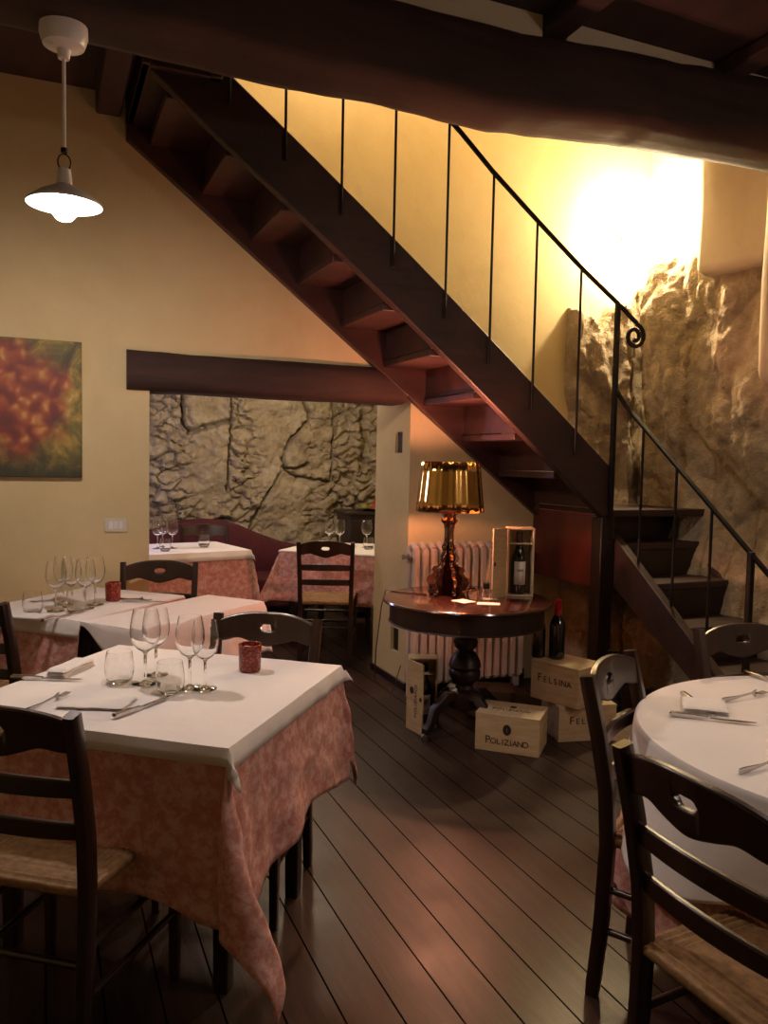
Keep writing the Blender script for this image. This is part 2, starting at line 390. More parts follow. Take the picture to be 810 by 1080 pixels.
# plaster masses left over the rock on the right
def blob(x0, x1, y0, y1, z0, z1, name, r=.07, amp=.02):
    bm = bmesh.new(); bmesh.ops.create_cube(bm, size=1.0)
    for v_ in bm.verts: v_.co = Vector((x0 + (v_.co.x + .5) * (x1 - x0), y0 + (v_.co.y + .5) * (y1 - y0), z0 + (v_.co.z + .5) * (z1 - z0)))
    bmesh.ops.bevel(bm, geom=bm.edges[:], offset=r, segments=4, profile=.5, affect='EDGES')
    bmesh.ops.subdivide_edges(bm, edges=[e for e in bm.edges if e.calc_length() > .12], cuts=6, use_grid_fill=True)
    for v_ in bm.verts:
        v_.co += Vector((1, 1, 1)) * amp * noise.noise(v_.co * 3.2) + Vector((-1, 1, .5)) * amp * noise.noise(v_.co * 1.7 + Vector((5, 5, 5)))
    h = MB(); h.bm.free(); h.bm = bm
    return struct(h.build(name, 'plaster_cream'))
blob(3.80, 4.3, 3.10, 4.02, 2.70, 3.9, 'trim_1', .06)
blob(3.66, 4.3, 1.5, 3.42, 1.93, 3.9, 'trim_2', .12, .03)

# rubble wall of the back room, with its cracks carved in
def rubble():
    x0, x1, zt = 0.2, 3.6, 2.6
    cracks = [([(1.23, 2.16), (1.25, 1.84), (1.31, 1.76)], .018), ([(1.31, 1.74), (1.45, 1.80), (1.72, 1.88)], .030),
              ([(2.40, 2.3), (2.46, 2.05), (2.52, 1.98), (2.50, 1.90), (2.30, 1.68), (2.24, 1.50), (2.27, 1.40)], .016),
              ([(2.24, 1.42), (2.38, 1.41), (2.5, 1.46)], .02), ([(2.24, 1.40), (2.4, 1.33), (2.75, 1.28)], .015),
              ([(2.24, 1.40), (2.02, 1.05), (1.9, .8)], .014), ([(3.10, 2.0), (3.13, 1.7), (3.12, 1.45)], .05), ([(1.72, 2.3), (1.70, 1.7), (1.68, 1.2)], .010),
              ([(2.77, 2.3), (2.78, 1.8), (2.75, 1.3)], .010)]
    def dseg(p, a, b_):
        ax, ay = a; bx, by = b_; dx, dy = bx - ax, by - ay
        t = max(0, min(1, ((p[0] - ax) * dx + (p[1] - ay) * dy) / (dx * dx + dy * dy)))
        return math.hypot(p[0] - ax - t * dx, p[1] - ay - t * dy)
    def fn(u, t):
        x = x0 + u * (x1 - x0); z = t * zt
        f_ = noise.fractal(Vector((x * 4, z * 4, 2)), .8, 2, 5)
        q = Vector((x * 6.5 + .5 * f_, z * 10 + .6 * f_, .4)); vd, vp = noise.voronoi(q)
        st = min(vd[1] - vd[0], .30)
        smoothp = max(math.exp(-((x - 1.50) / .22) ** 4) * smooth01((z - .9) / .3), math.exp(-((x - 2.25) / .30) ** 4), math.exp(-((x - 2.64) / .10) ** 4) * .7)
        d = .07 + .05 * f_ + (1 - smoothp) * (.16 * (st - .15) + .045 * noise.cell(vp[0] * 5)) + smoothp * (.035 * noise.fractal(Vector((x * 3, z * 2, 7)), .7, 2, 4) + .02)
        jx = x + .012 * noise.noise(Vector((x * 20, z * 20, 0))); jz = z + .012 * noise.noise(Vector((x * 20, z * 20, 5)))
        for pl, wd in cracks:
            for a, b_ in zip(pl, pl[1:]):
                if abs(jx - a[0]) < .6 and abs(jz - a[1]) < .6:
                    dd = dseg((jx, jz), a, b_)
                    if dd < wd * 1.3: d -= .11 * (1 - smooth01(dd / wd / 1.3))
        return Vector((x, BACK - d, z))
    return struct(MB().grid(300, 220, fn).build('wall_far', 'stonework', rn=False))
rubble()
struct(MB().box(-2.2, 4.2, BACK + .05, BACK + .15, 0, 2.6).build('wall_far_backing', 'plaster_cream', smooth=False))
MATS['stonework'].node_tree

# ------------------------------------------------------------ beams
def beam(name, x0, x1, yc, zc, hy, hz, mat, label, n=60, amp=.018, slope=0.0, ext=None, sag=None):
    m_ = 16
    def ring(i):
        x = x0 + (x1 - x0) * i / (n - 1)
        out = []
        for k in range(m_):
            a = 2 * PI * (k + .5) / m_; ca, sa = math.cos(a), math.sin(a)
            e = .42
            yy = math.copysign(abs(ca) ** e, ca) * hy; zz = math.copysign(abs(sa) ** e, sa) * hz
            p = Vector((x, yc + yy, zc + slope * (x - x0) + zz + (sag(x) if sag else 0)))
            nn = noise.noise(Vector((x * 1.6, yy * 3, zz * 3)) + Vector((yc, 0, zc))) * amp + noise.noise(Vector((x * 7, yy * 9, zz * 9))) * amp * .35
            out.append(p + Vector((0, ca, sa)) * nn)
        return out
    vs = []
    for i in range(n): vs += ring(i)
    fs = [(i * m_ + k, i * m_ + (k + 1) % m_, (i + 1) * m_ + (k + 1) % m_, (i + 1) * m_ + k) for i in range(n - 1) for k in range(m_)]
    fs += [tuple(range(m_)), tuple((n - 1) * m_ + k for k in range(m_))]
    o = MB().add(vs, fs).build(name, mat); tag(o, label, 'beam'); return o
beam('ceiling_beam', -2.2, 4.06, 3.22, 3.21, .18, .165, 'beam_wood', 'massive rough dark ceiling beam crossing above the staircase', 120, .02,
     sag=lambda x: interp(x, [(-2, .02), (.3, .0), (.8, -.02), (1.3, .0), (1.9, -.03), (2.6, .035), (3.4, .07), (4.1, .08)]))
beam('lintel_beam', 0.435, 2.14, W - .02 + .13, 1.985, .17, .113, 'beam_wood', 'old dark timber lintel over the opening to the back room', 40, .010)
for i, (jx, lab) in enumerate([(.34, 'dark joist end meeting the yellow wall beside the top of the stairs'), (2.10, 'dark ceiling joist above the massive beam, nearer the picture middle'),
                               (3.09, 'dark ceiling joist above the massive beam at upper right')]):
    y1 = W if i == 0 else 3.95
    o = MB().box(jx - .065, jx + .065, -2.6, y1, 3.345 + (.05 if i else 0), CZ).build('ceiling_joist', 'ceiling_wood', bevel=.012)
    tag(o, lab, 'joist', 'joists under the ceiling boards')
inf = MB()
edges = [-2.2, .275, .405, 2.035, 2.165, 3.025, 3.155, 4.06]
for a, b_ in zip(edges[::2], edges[1::2]): inf.box(a, b_, 3.12, 3.2, 3.33, CZ)
struct(inf.build('trim_3', 'plaster_cream', smooth=False))

# ------------------------------------------------------------ staircase
YN, YF = 4.02, 4.72      # planes of the two long stringers
SL = 0.79
stair = thing('staircase', 'dark wooden staircase climbing left over the round table from a landing', 'staircase', (3.2, YN, 0))
def SP(o):  # parts are modelled in room coordinates; shift them under the empty
    o.data.transform(Matrix.Translation(-stair.location)); o.parent = stair; return o
ztop = lambda x: 1.51 + SL * (3.17 - x) + .03 * math.sin(PI * min(max((3.17 - x) / 2.4, 0), 1))
def stringer(y, th, ztop_f, zbot_f, x0, x1, mat='stair_wood'):
    n = 40; poly = [(x0 + (x1 - x0) * i / n, zbot_f(x0 + (x1 - x0) * i / n)) for i in range(n + 1)]
    poly += [(x1 - (x1 - x0) * i / n, ztop_f(x1 - (x1 - x0) * i / n)) for i in range(n + 1)]
    m_ = MB(); vs = []
    lo = poly[:n + 1]; hi = list(reversed(poly[n + 1:]))
    for i in range(n + 1):
        for yy in (y - th / 2, y + th / 2):
            vs.append((lo[i][0], yy, lo[i][1])); vs.append((hi[i][0], yy, hi[i][1]))
    fs = []
    for i in range(n):
        a = i * 4; b_ = a + 4
        fs += [(a, b_, b_ + 1, a + 1), (a + 2, a + 3, b_ + 3, b_ + 2), (a, a + 2, b_ + 2, b_), (a + 1, b_ + 1, b_ + 3, a + 3)]
    fs += [(0, 1, 3, 2), (4 * n, 4 * n + 2, 4 * n + 3, 4 * n + 1)]
    return SP(m_.add(vs, fs).build('stringer', mat, bevel=.006))
stringer(YN, .06, ztop, lambda x: max(ztop(x) - .345, 0.75), 0.45, 3.22)
zfar = lambda x: 1.62 + .765 * (2.53 - x)
stringer(YF, .055, lambda x: zfar(x) + .32, lambda x: max(zfar(x), 1.14), 0.43, 3.16, 'stair_under_wood')
run = .283; rise = run * SL
for k in range(10):
    xn = 3.13 - run * k; zt = 1.235 + rise * (k + 1)
    SP(MB().box(xn - run - .03, xn + .02, YN + .03, YF - .027, zt - .04, zt).build('tread', 'stair_under_wood', bevel=.005))
    SP(MB().box(xn - .018, xn, YN + .03, YF - .027, zt - rise + .005, zt - .04).build('riser', 'stair_under_wood', bevel=.002))
SP(MB().box(0.43, 0.80, 3.96, W, 3.30, 3.34).box(0.43, 0.47, 3.95, W, 3.30, CZ).box(.74,.80, 3.95, W, 3.30, CZ+.05).build('top_landing', 'stair_wood', bevel=.006))
# landing and its boarded side
SP(MB().box(3.17, 4.04, 3.98, W, 1.19, 1.235).build('landing', 'stair_wood', bevel=.006))
SP(MB().box(3.145, 3.175, YN - .03, W, 0.745, 1.20).build('side_panel', 'panel_wood_lamplit', bevel=.004))
SP(MB().box(3.12, 3.22, YN - .05, YN + .05, 0, 1.19).build('support_post', 'dark_wood', bevel=.006))
# lower flight coming forward from the landing
tr = [(4.20, 1.235), (3.96, 1.028), (3.68, .82), (3.40, .613), (3.12, .407), (2.84, .20)]
for k, (yf, zt) in enumerate(tr):
    if k: SP(MB().box(3.285, 3.98 + .10 * (k > 1), yf, tr[k - 1][0] + .02, zt - .045, zt).build('tread', 'stair_wood', bevel=.006))
    if k: SP(MB().box(3.29, 3.96, tr[k - 1][0] - .0, tr[k - 1][0] + .018, zt, tr[k - 1][1] - .045).build('riser', 'dark_wood', bevel=.002))
def low_str(x, z0off):
    ys = [4.14, 2.42]; f_ = lambda y: .815 - (3.66 - y) * .75
    vs = []
    for y, dz in ((4.06, 0), (2.74, 0)):
        for xx in (x - .03, x + .03):
            vs.append((xx, y, max(f_(y) - .30, 0))); vs.append((xx, y, f_(y) + z0off))
    return SP(MB().add(vs, [(0, 4, 5, 1), (2, 3, 7, 6), (0, 2, 6, 4), (1, 5, 7, 3), (0, 1, 3, 2), (4, 6, 7, 5)]).build('stringer', 'stair_wood', bevel=.006))
low_str(3.255, 0.012); low_str(3.90, -.07)
SP(MB().box(3.225, 3.285, 2.70, 2.76, 0, .16).build('stringer_foot', 'stair_wood', bevel=.005))

# iron railing
rail = thing('stair_railing', 'thin black wrought iron stair railing with a scrolled end', 'railing', (3.2, 3.97, 0))
def RP(o): o.data.transform(Matrix.Translation(-rail.location)); o.parent = rail; return o
YR = 3.975
hz = lambda x: interp(x, [(.5, 4.27), (2.03, 3.34), (2.30, 3.11), (2.59, 2.89), (2.91, 2.655), (3.19, 2.47), (3.3, 2.40)])
pts = [(x, YR, hz(x)) for x in [0.6 + i * .1 for i in range(27)]]
cxs, czs = 3.335, 2.285
sc_ = [(3.20, YR, 2.465), (3.27, YR, 2.412), (3.325, YR, 2.375)]
for k in range(26):
    t = k / 25; a = R(80) - t * R(560); r_ = .075 * (1 - .72 * t)
    sc_.append((3.318 + r_ * math.cos(a) * 1.0 , YR, 2.29 + r_ * math.sin(a)))
RP(MB().tube([p for p in pts if p[0] < 3.19] + sc_, 1.0, 8, sq=(.026, .015)).build('handrail', 'iron'))
for bx in (0.27, .55, .838, 1.118, 1.417, 1.712, 2.025, 2.308, 2.60, 2.912):
    if bx < .45: continue
    zb = ztop(bx) - .16
    RP(MB().tube([(bx, YR, zb), (bx, YR, hz(bx))], .0075, 8).build('baluster', 'iron'))
RP(MB().bar((3.185, YR, 1.05), (3.185, YR, 2.475), .028, .028).build('newel', 'iron', bevel=.004))
lf = lambda y: 1.944 - (4.05 - y) * .80
XL = 3.265
RP(MB().tube([(3.20, YR, lf(4.05) + .01), (XL - .02, 3.95, lf(3.96)), (XL, 3.88, lf(3.88) - .01)] + [(XL, y, lf(y) - .01) for y in (3.6, 3.3, 2.97, 2.75)] + [(XL, 2.72, lf(2.72) - .03)], 1.0, 8, sq=(.022, .022)).build('lower_handrail', 'iron'))
for y in (3.80, 3.515, 3.245):
    RP(MB().tube([(XL, y, .815 - (3.66 - y) * .75 - .05), (XL, y, lf(y) - .01)], .008, 8).build('baluster', 'iron'))
RP(MB().bar((XL, 2.977, .25), (XL, 2.977, lf(2.977)), .03, .03).build('newel', 'iron', bevel=.004))

# ------------------------------------------------------------ fixtures on the walls
pic = thing('canvas_painting', 'unframed canvas painting of blurred red and ochre blossoms on the yellow wall', 'painting', (-.16, W - .02, 1.747))
o = MB().box(-.36, .36, -.016, .016, -.367, .367).build('canvas', 'canvas_paint', pic, bevel=.003)
sw = thing('light_switch', 'pale rectangular light switch plate beside the opening', 'switch', (.378, W, 1.115))
MB().box(-.062, .062, -.010, 0, -.040, .040).build('plate', 'switch_plastic', sw, bevel=.004)
for k in (-1, 0, 1): MB().box(k * .027 - .011, k * .027 + .011, -.015, -.009, -.022, .022).build('rocker', 'enamel_white', sw, bevel=.002)
# sconce lost in its own glare
sc2 = thing('wall_sconce', 'glaring bare wall lamp in the corner above the stairs', 'lamp', (3.86, 4.70, 3.12))
MB().lathe([(0, 0), (.05, 0), (.05, .02), (.02, .03), (.02, .05), (0, .05)], 20, Matrix.Rotation(PI / 2, 4, 'X') @ Matrix.Translation((0, 0, -.05))).build('wall_plate', 'enamel_white', sc2)
MB().tube([(0, 0, 0), (0, -.08, 0), (0, -.10, .0)], .012, 10).build('arm', 'enamel_white', sc2)
bl = MB().lathe([(0, -.055), (.03, -.048), (.05, -.02), (.052, .01), (.035, .04), (.015, .06), (0, .06)], 20).build('bulb', 'bulb_warm', sc2); bl.location = (0, -.16, 0)
bl.visible_shadow = True

# pendant lamp
pd = thing('pendant_lamp', 'lit white enamel pendant lamp hanging from the big beam', 'lamp', (.080, 3.235, 2.40))
MB().lathe([(0, .655), (.082, .655), (.084, .61), (.072, .575), (.025, .56), (.02, .53), (0, .53)], 24).build('ceiling_rose', 'enamel_white', pd)
MB().tube([(0, 0, .54), (0, 0, .20)], .0065, 8).build('stem', 'enamel_white', pd)
MB().lathe([(.0, .20), (.012, .20), (.012, .215), (0, .215)], 12).tube([(.022 * math.cos(a), 0, .165 + .03 * math.sin(a)) for a in [PI * 2 * k / 16 for k in range(17)]], .003, 6).build('hook_ring', 'iron', pd)
MB().lathe([(0, .145), (.022, .14), (.026, .11), (.028, .07), (.03, .065), (0, .065)], 20).build('lamp_holder', 'enamel_white', pd)
MB().lathe([(.028, .085), (.045, .075), (.085, .055), (.130, .022), (.132, .012), (.128, .012), (.083, .045), (.045, .063), (.028, .07)], 40).build('shade', 'enamel_white', pd, rn=False)
MB().lathe([(0, -.045), (.025, -.040), (.042, -.020), (.046, 0), (.040, .03), (.022, .06), (0, .062)], 24).build('bulb', 'bulb_white', pd)

# radiator
rad = thing('radiator', 'cream cast iron column radiator under the stairs behind the round table', 'radiator', (2.17, 4.62, 0))
def rsec():
    m_ = MB()
    for y in (-.045, .045):
        m_.tube([(0, y, .10), (0, y, .95)], 1.0, 12, sq=(.040, .050))
    m_.tube([(0, -.045, .95), (0, 0, .975), (0, .045, .95)], .022, 10); m_.tube([(0, -.045, .10), (0, 0, .08), (0, .045, .10)], .022, 10)
    m_.tube([(-.03, 0, .91), (.03, 0, .91)], .02, 10); m_.tube([(-.03, 0, .14), (.03, 0, .14)], .02, 10)
    return m_
r0 = rsec().build('section', 'radiator_paint', rad)
for k in range(1, 14):
    c_ = r0.copy(); COL.objects.link(c_); c_.parent = rad; c_.location = (k * .060, 0, 0)
for x in (0.0, .78): MB().bar((x, 0, 0), (x, 0, .09), .03, .05).build('foot', 'radiator_paint', rad)
MB().lathe([(0, 0), (.02, 0), (.02, .015), (.012, .02), (.012, .04), (.016, .045), (.016, .055), (0, .055)], 12, Matrix.Translation((-.02, -.0, .90)) @ Matrix.Rotation(-PI / 2, 4, 'Y')).build('valve', 'steel', rad)

# ------------------------------------------------------------ chairs
def seat_mesh(w1, w2, d, zc):
    m_ = MB(); n = 61
    def top(u, t):
        a = u * 2 - 1; b_ = t * 2 - 1
        a = math.copysign(1 - (1 - abs(a)) ** 1.6, a); b_ = math.copysign(1 - (1 - abs(b_)) ** 1.6, b_)
        wd = (w1 + (w2 - w1) * t) / 2
        r_ = max(abs(a), abs(b_)); edge_ = math.sqrt(max(0, 1 - r_ ** 12))
        ridge = .0022 * math.cos(r_ * 70)
        dip = -.010 * (1 - r_ ** 2)
        seam = -.003 * math.exp(-((abs(a) - abs(b_)) / .05) ** 2)
        return Vector((a * wd, b_ * d / 2, zc + .020 * edge_ + dip + (ridge + seam) * min(1, edge_ * 3)))
    def bot(u, t):
        p = top(u, t); a = 1 - (1 - max(abs(u * 2 - 1), abs(t * 2 - 1))) ** 1.6; return Vector((p.x, p.y, zc - .024 * math.sqrt(max(0, 1 - a ** 12))))
    m_.grid(n, n, top); m_.grid(n, n, bot, True)
    return m_
def make_chair(label, group=None):
    t = thing('rush_seat_chair', label, 'chair', group=group)
    for s in (-1, 1):
        path = [(s * .185, -.225, 0), (s * .185, -.205, .22), (s * .186, -.195, .45), (s * .188, -.203, .60), (s * .192, -.232, .76), (s * .196, -.268, .915)]
        ps = []
        for i in range(24):
            q = i / 23 * (len(path) - 1); k = min(int(q), len(path) - 2); f_ = q - k
            ps.append(Vector(path[k]).lerp(Vector(path[k + 1]), f_))
        MB().tube(ps, [.80] + [.9 + .1 * math.sin(PI * i / 23) for i in range(22)] + [.9], 12, sq=(.034, .044)).build('back_post', 'chair_wood', t)
        MB().tube([(s * .205, .195, 0), (s * .205, .195, .475)], [.75, 1.0], 12, sq=(.036, .036)).build('front_leg', 'chair_wood', t, bevel=.002)
    # shaped top rail with hand hole
    n = 61; vs = []; th = .022
    cols = []
    for i in range(n):
        u = -1 + 2 * i / (n - 1); x = u * .182
        yb = -.250 - .028 * (1 - u * u)
        zt = .895 + .030 * (1 - abs(u) ** 2.6)
        zb = .816 - .016 * math.exp(-(u / .28) ** 2) + .012 * math.exp(-((abs(u) - .62) / .2) ** 2)
        hw = .030 / .182; mid = .868
        hh = .0125 * math.sqrt(max(0, 1 - (u / hw) ** 4)) if abs(u) < hw else 0
        lean = lambda z: -.16 * (z - .86)
        cols.append([(x, yb + lean(z), z) for z in (zb, mid - hh, mid + hh, zt)] + [hh > 0])
    m_ = MB()
    for c_ in cols:
        for p in c_[:4]:
            vs.append((p[0], p[1] - th / 2, p[2])); vs.append((p[0], p[1] + th / 2, p[2]))
    fs = []
    for i in range(n - 1):
        a = i * 8; b_ = a + 8
        for r_ in (0, 4):
            fs += [(a + r_, b_ + r_, b_ + r_ + 2, a + r_ + 2), (a + r_ + 1, a + r_ + 3, b_ + r_ + 3, b_ + r_ + 1)]
        fs += [(a, a + 1, b_ + 1, b_), (a + 6, b_ + 6, b_ + 7, a + 7)]
        if cols[i][4] or cols[i + 1][4]:
            fs += [(a + 2, b_ + 2, b_ + 3, a + 3), (a + 4, a + 5, b_ + 5, b_ + 4)]
    fs += [(0, 2, 3, 1), (4, 6, 7, 5), (8 * (n - 1), 8 * (n - 1) + 1, 8 * (n - 1) + 3, 8 * (n - 1) + 2), (8 * (n - 1) + 4, 8 * (n - 1) + 5, 8 * (n - 1) + 7, 8 * (n - 1) + 6)]
    m_.add(vs, fs); m_.build('top_rail', 'chair_wood', t, bevel=.005)
    for zc, hgt, yy in ((.722, .042, -.222), (.612, .040, -.204)):
        m_ = MB()
        def sl(u, t_, zc=zc, hgt=hgt, yy=yy): return None
        n2 = 21; vs = []
        for i in range(n2):
            u = -1 + 2 * i / (n2 - 1); x = u * .186; yb = yy - .022 * (1 - u * u)
            for dy in (-.008, .008):
                for dz in (-hgt / 2 - .0, hgt / 2 + .006 * (1 - u * u)): vs.append((x, yb + dy, zc + dz))
        fs = []
        for i in range(n2 - 1):
            a = i * 4; b_ = a + 4
            fs += [(a, b_, b_ + 1, a + 1), (a + 2, a + 3, b_ + 3, b_ + 2), (a, a + 2, b_ + 2, b_), (a + 1, b_ + 1, b_ + 3, a + 3)]
        fs += [(0, 1, 3, 2), (4 * n2 - 4, 4 * n2 - 2, 4 * n2 - 1, 4 * n2 - 3)]
        m_.add(vs, fs).build('slat', 'chair_wood', t, bevel=.004)
    seat_mesh(.385, .432, .425, .462).build('seat', 'straw_rush', t, weld=True)
    fr = MB()
    fr.bar((-.18, -.190, .450), (.18, -.190, .450), .016, .018).bar((-.2, .190, .450), (.2, .190, .450), .016, .018)
    for s in (-1, 1): fr.bar((s * .172, -.19, .450), (s * .192, .19, .450), .016, .018)
    fr.build('seat_frame', 'chair_wood', t, bevel=.003)
    for s in (-1, 1):
        for z in (.20, .32): MB().tube([(s * .186, -.2, z), (s * .205, .195, z)], .0095, 10).build('stretcher', 'chair_wood', t)
    for z, y in ((.33, .195), (.25, .195), (.28, -.205)):
        MB().tube([(-.2, y, z), (.2, y, z)], .0095, 10).build('stretcher', 'chair_wood', t)
    return t
def chair_pose(top, face):
    """where the chair's origin stands so that the middle of its top rail is at `top`, facing `face`"""
    f_ = Vector((face[0], face[1], 0)).normalized(); p = Vector((top[0], top[1], 0)) + f_ * .27
    return p, ang(f_.x, f_.y) - PI / 2
G = 'rush seated chairs around the tables'
proto = None
for top, face, lab in [
    ((1.130, 1.142), (1.0, .03), 'large foreground chair back with oval hand hole at lower right, before the round-cornered table'),
    ((1.56, 1.925), (.55, -.84), 'wooden chair seen from its side at the left edge of the right-hand table'),
    ((2.39, 2.20), (-.12, -1), 'brown chair on the far side of the right-hand table below the steps'),
    ((-.100, 2.035), (.60, .80), 'dark chair with tan rush seat at lower left before the front table'),
    ((.775, 2.92), (-.58, -.82), 'dark chair on the far side of the front table behind its red candle holder'),
    ((.60, 4.60), (-.25, -.97), 'dark chair behind the second table against the yellow wall edge'),
    ((-.285, 3.60), (.70, .71), 'dark chair cut off by the left picture edge at the second table'),
    ((1.875, 5.48), (.385, .92), 'chair in the back room pulled up to the right-hand pink table'),
    ((1.30, 7.08), (-.1, -1), 'dim chair in front of the red sofa behind the back room left table')]:
    p, rz = chair_pose(top, face)
    if proto is None: proto = make_chair(lab, G); proto.location = p; proto.rotation_euler = (0, 0, rz)
    else: dup(proto, p, rz, lab)

# ------------------------------------------------------------ tables and cloths
def table(name, label, cx, cy, rz, a, b_, h=.755, inset=(.08, .08), round_=False):
    t = thing(name, label, 'table', (cx, cy, 0), rz)
    if round_:
        m_ = MB().lathe([(0, h - .03), (a - .01, h - .03), (a, h - .02), (a, h - .005), (a - .01, h), (0, h)], 64); m_.build('tabletop', 'dark_wood', t)
    else: MB().box(-a, a, -b_, b_, h - .028, h).build('tabletop', 'dark_wood', t, bevel=.005)
    ix, iy = inset
    if not round_: MB().box(-a + ix, a - ix, -b_ + iy, b_ - iy, h - .10, h - .028).build('apron', 'dark_wood', t, bevel=.003)
    for sx in (-1, 1):
        for sy in (-1, 1):
            x = sx * (a - ix); y = sy * (b_ - iy)
            if round_: x = sx * a * .55; y = sy * a * .55
            MB().tube([(x, y, 0), (x, y, h - .03)], [.8, 1.0], 12, sq=(.058, .058)).build('leg', 'dark_wood', t)
    return t
def cloth(name, label, cx, cy, rz, a, b_, L, z, mat, cs=.10, cc=.34, seed=0, step=.018, g=None, cat='tablecloth', wrinkle=.0012, ripple=.35, ccf=None):
    """rectangular cloth over a rectangular top; L = overhang on (+x, -x, +y, -y)"""
    Lx1, Lx0, Ly1, Ly0 = L; m_ = MB()
    def axis(h_, l0, l1):
        out_ = []
        def seg(p, q):
            k = max(1, int(round((q - p) / step))); out_.extend(p + (q - p) * t_ / k for t_ in range(k))
        seg(-h_ - l0, -h_); seg(-h_, h_); seg(h_, h_ + l1); out_.append(h_ + l1); return out_
    US = axis(a, Lx0, Lx1); VS = axis(b_, Ly0, Ly1); nx = len(US); ny = len(VS)
    def fn(i, j):
        u = US[int(round(i * (nx - 1)))]; v_ = VS[int(round(j * (ny - 1)))]
        ex = max(abs(u) - a, 0); ey = max(abs(v_) - b_, 0); sx = 1 if u > 0 else -1; sy = 1 if v_ > 0 else -1
        if g:
            k = g(u, v_, ex, ey); ex *= k; ey *= k
        w1 = noise.noise(Vector((u * 5, v_ * 5, seed))); w2 = noise.noise(Vector((u * 14, v_ * 14, seed + 3)))
        x = max(-a, min(a, u)); y = max(-b_, min(b_, v_)); rho = math.hypot(ex, ey)
        if rho == 0:
            return Vector((x, y, z + wrinkle * (w1 + .5 * w2)))
        phi = math.atan2(ey, ex); s2 = abs(math.sin(2 * phi)) ** 1.3
        c_ = cs * (1 + ripple * 2 * noise.noise(Vector((x * 7 + 3, y * 7, seed + 9)))) + ((ccf(u, v_) if ccf else cc) - cs) * s2
        off = c_ * rho + .004
        q = Vector((x + sx * off * math.cos(phi), y + sy * off * math.sin(phi), 0))
        tw = .10 * s2 * rho * math.sin(7 * rho + seed)
        q += Vector((-sy * sx * math.sin(phi), math.cos(phi), 0)) * tw
        q += Vector((w2, w1, 0)) * .010 * min(1, rho * 6)
        q.z = z - rho * math.sqrt(max(0, 1 - c_ * c_)) * .995 - .003 * (1 - math.exp(-rho * 80)) + .003
        return q
    m_.grid(nx, ny, fn)
    o = m_.build(name, mat, solid=.0022); o.location = (cx, cy, 0); o.rotation_euler = (0, 0, rz)
    return tag(o, label, cat)
TZ = .768
# front table
e1 = Vector((.625, .78)); c0 = Vector((.428, 1.993)); cT1 = c0 + e1 * .435 + Vector((-.78, .625)) * .45
rz1 = ang(.78, -.625)           # local +x to the right-near, local +y away (e1)
table('dining_table', 'square dining table at front left under pink and white cloths', cT1.x, cT1.y, rz1, .445, .43, inset=(.09, .17))
def g1(u, v_, ex, ey):
    if ex > 0 and ey > 0 and u > 0: return 1.12 if v_ < 0 else .85
    k = 1.0
    if ex > 0: k = 1 - .14 * math.exp(-((v_ - .12) / .2) ** 2)
    return k * (1 + (.12 * smooth01((-v_ - .25) / .18) if ex > 0 and u > 0 else 0) + (.12 * smooth01((u - .25) / .19) if ey > 0 and v_ < 0 else 0))
cloth('tablecloth', 'long pink damask tablecloth on the front left table', cT1.x, cT1.y, rz1, .45, .435, (.41, .38, .38, .40), TZ - .006, 'cloth_pink', .10, .30, 4, g=g1, ccf=lambda u, v_: .18 if (u > 0 and v_ > 0) else .36)
cloth('table_topper', 'white square topper cloth on the front left table', cT1.x, cT1.y, rz1, .456, .441, (.055, .05, .06, .045), TZ + .001, 'cloth_white', .14, .55, 2, ripple=.5, g=lambda u, v_, ex, ey: 1.6 if ex > 0 and ey > 0 and v_ < 0 else 1)
# second table, two tops pushed together
e1 = Vector((.70, .714)); n2 = Vector((-.714, .70)); c0 = Vector((.150, 3.775)); cT2 = c0 + e1 * .38 + n2 * .31
rz2 = ang(.714, -.70)
table('dining_table', 'dining table by the yellow wall under a pink cloth and glasses', cT2.x, cT2.y, rz2, .305, .375, inset=(.06, .06))
cloth('tablecloth', 'long pink tablecloth on the second table by the yellow wall', cT2.x, cT2.y, rz2, .310, .38, (.02, .38, .12, .40), TZ - .006, 'cloth_pink', .10, .25, 6, g=lambda u, v_, ex, ey: .12 if ((ex > 0 and u < 0 and v_ > .05) or (ey > 0 and v_ > 0)) else 1)
cloth('table_topper', 'white topper cloth under the cluster of glasses on the second table', cT2.x, cT2.y, rz2, .314, .384, (.012, .07, .05, .075), TZ + .001, 'cloth_white', .2, .4, 8)
e1 = Vector((.77, .637)); n2 = Vector((-.637, .77)); c0 = Vector((.385, 3.485)); cT3 = c0 + e1 * .43 + n2 * .183
rz3 = ang(.637, -.77)
table('narrow_table', 'narrow side table joined to the second table under a hanging white cloth', cT3.x, cT3.y, rz3, .175, .42, inset=(.05, .05))
def g3(u, v_, ex, ey):
    if ey > 0 and v_ < 0: return .12 + .88 * smooth01((u + .18) / .22)
    return 1
cloth('tablecloth', 'plain white cloth hanging from the narrow table behind the front glasses', cT3.x, cT3.y, rz3, .182, .43, (.26, .008, .06, .14), TZ, 'cloth_white', .10, .30, 12, g=g3)
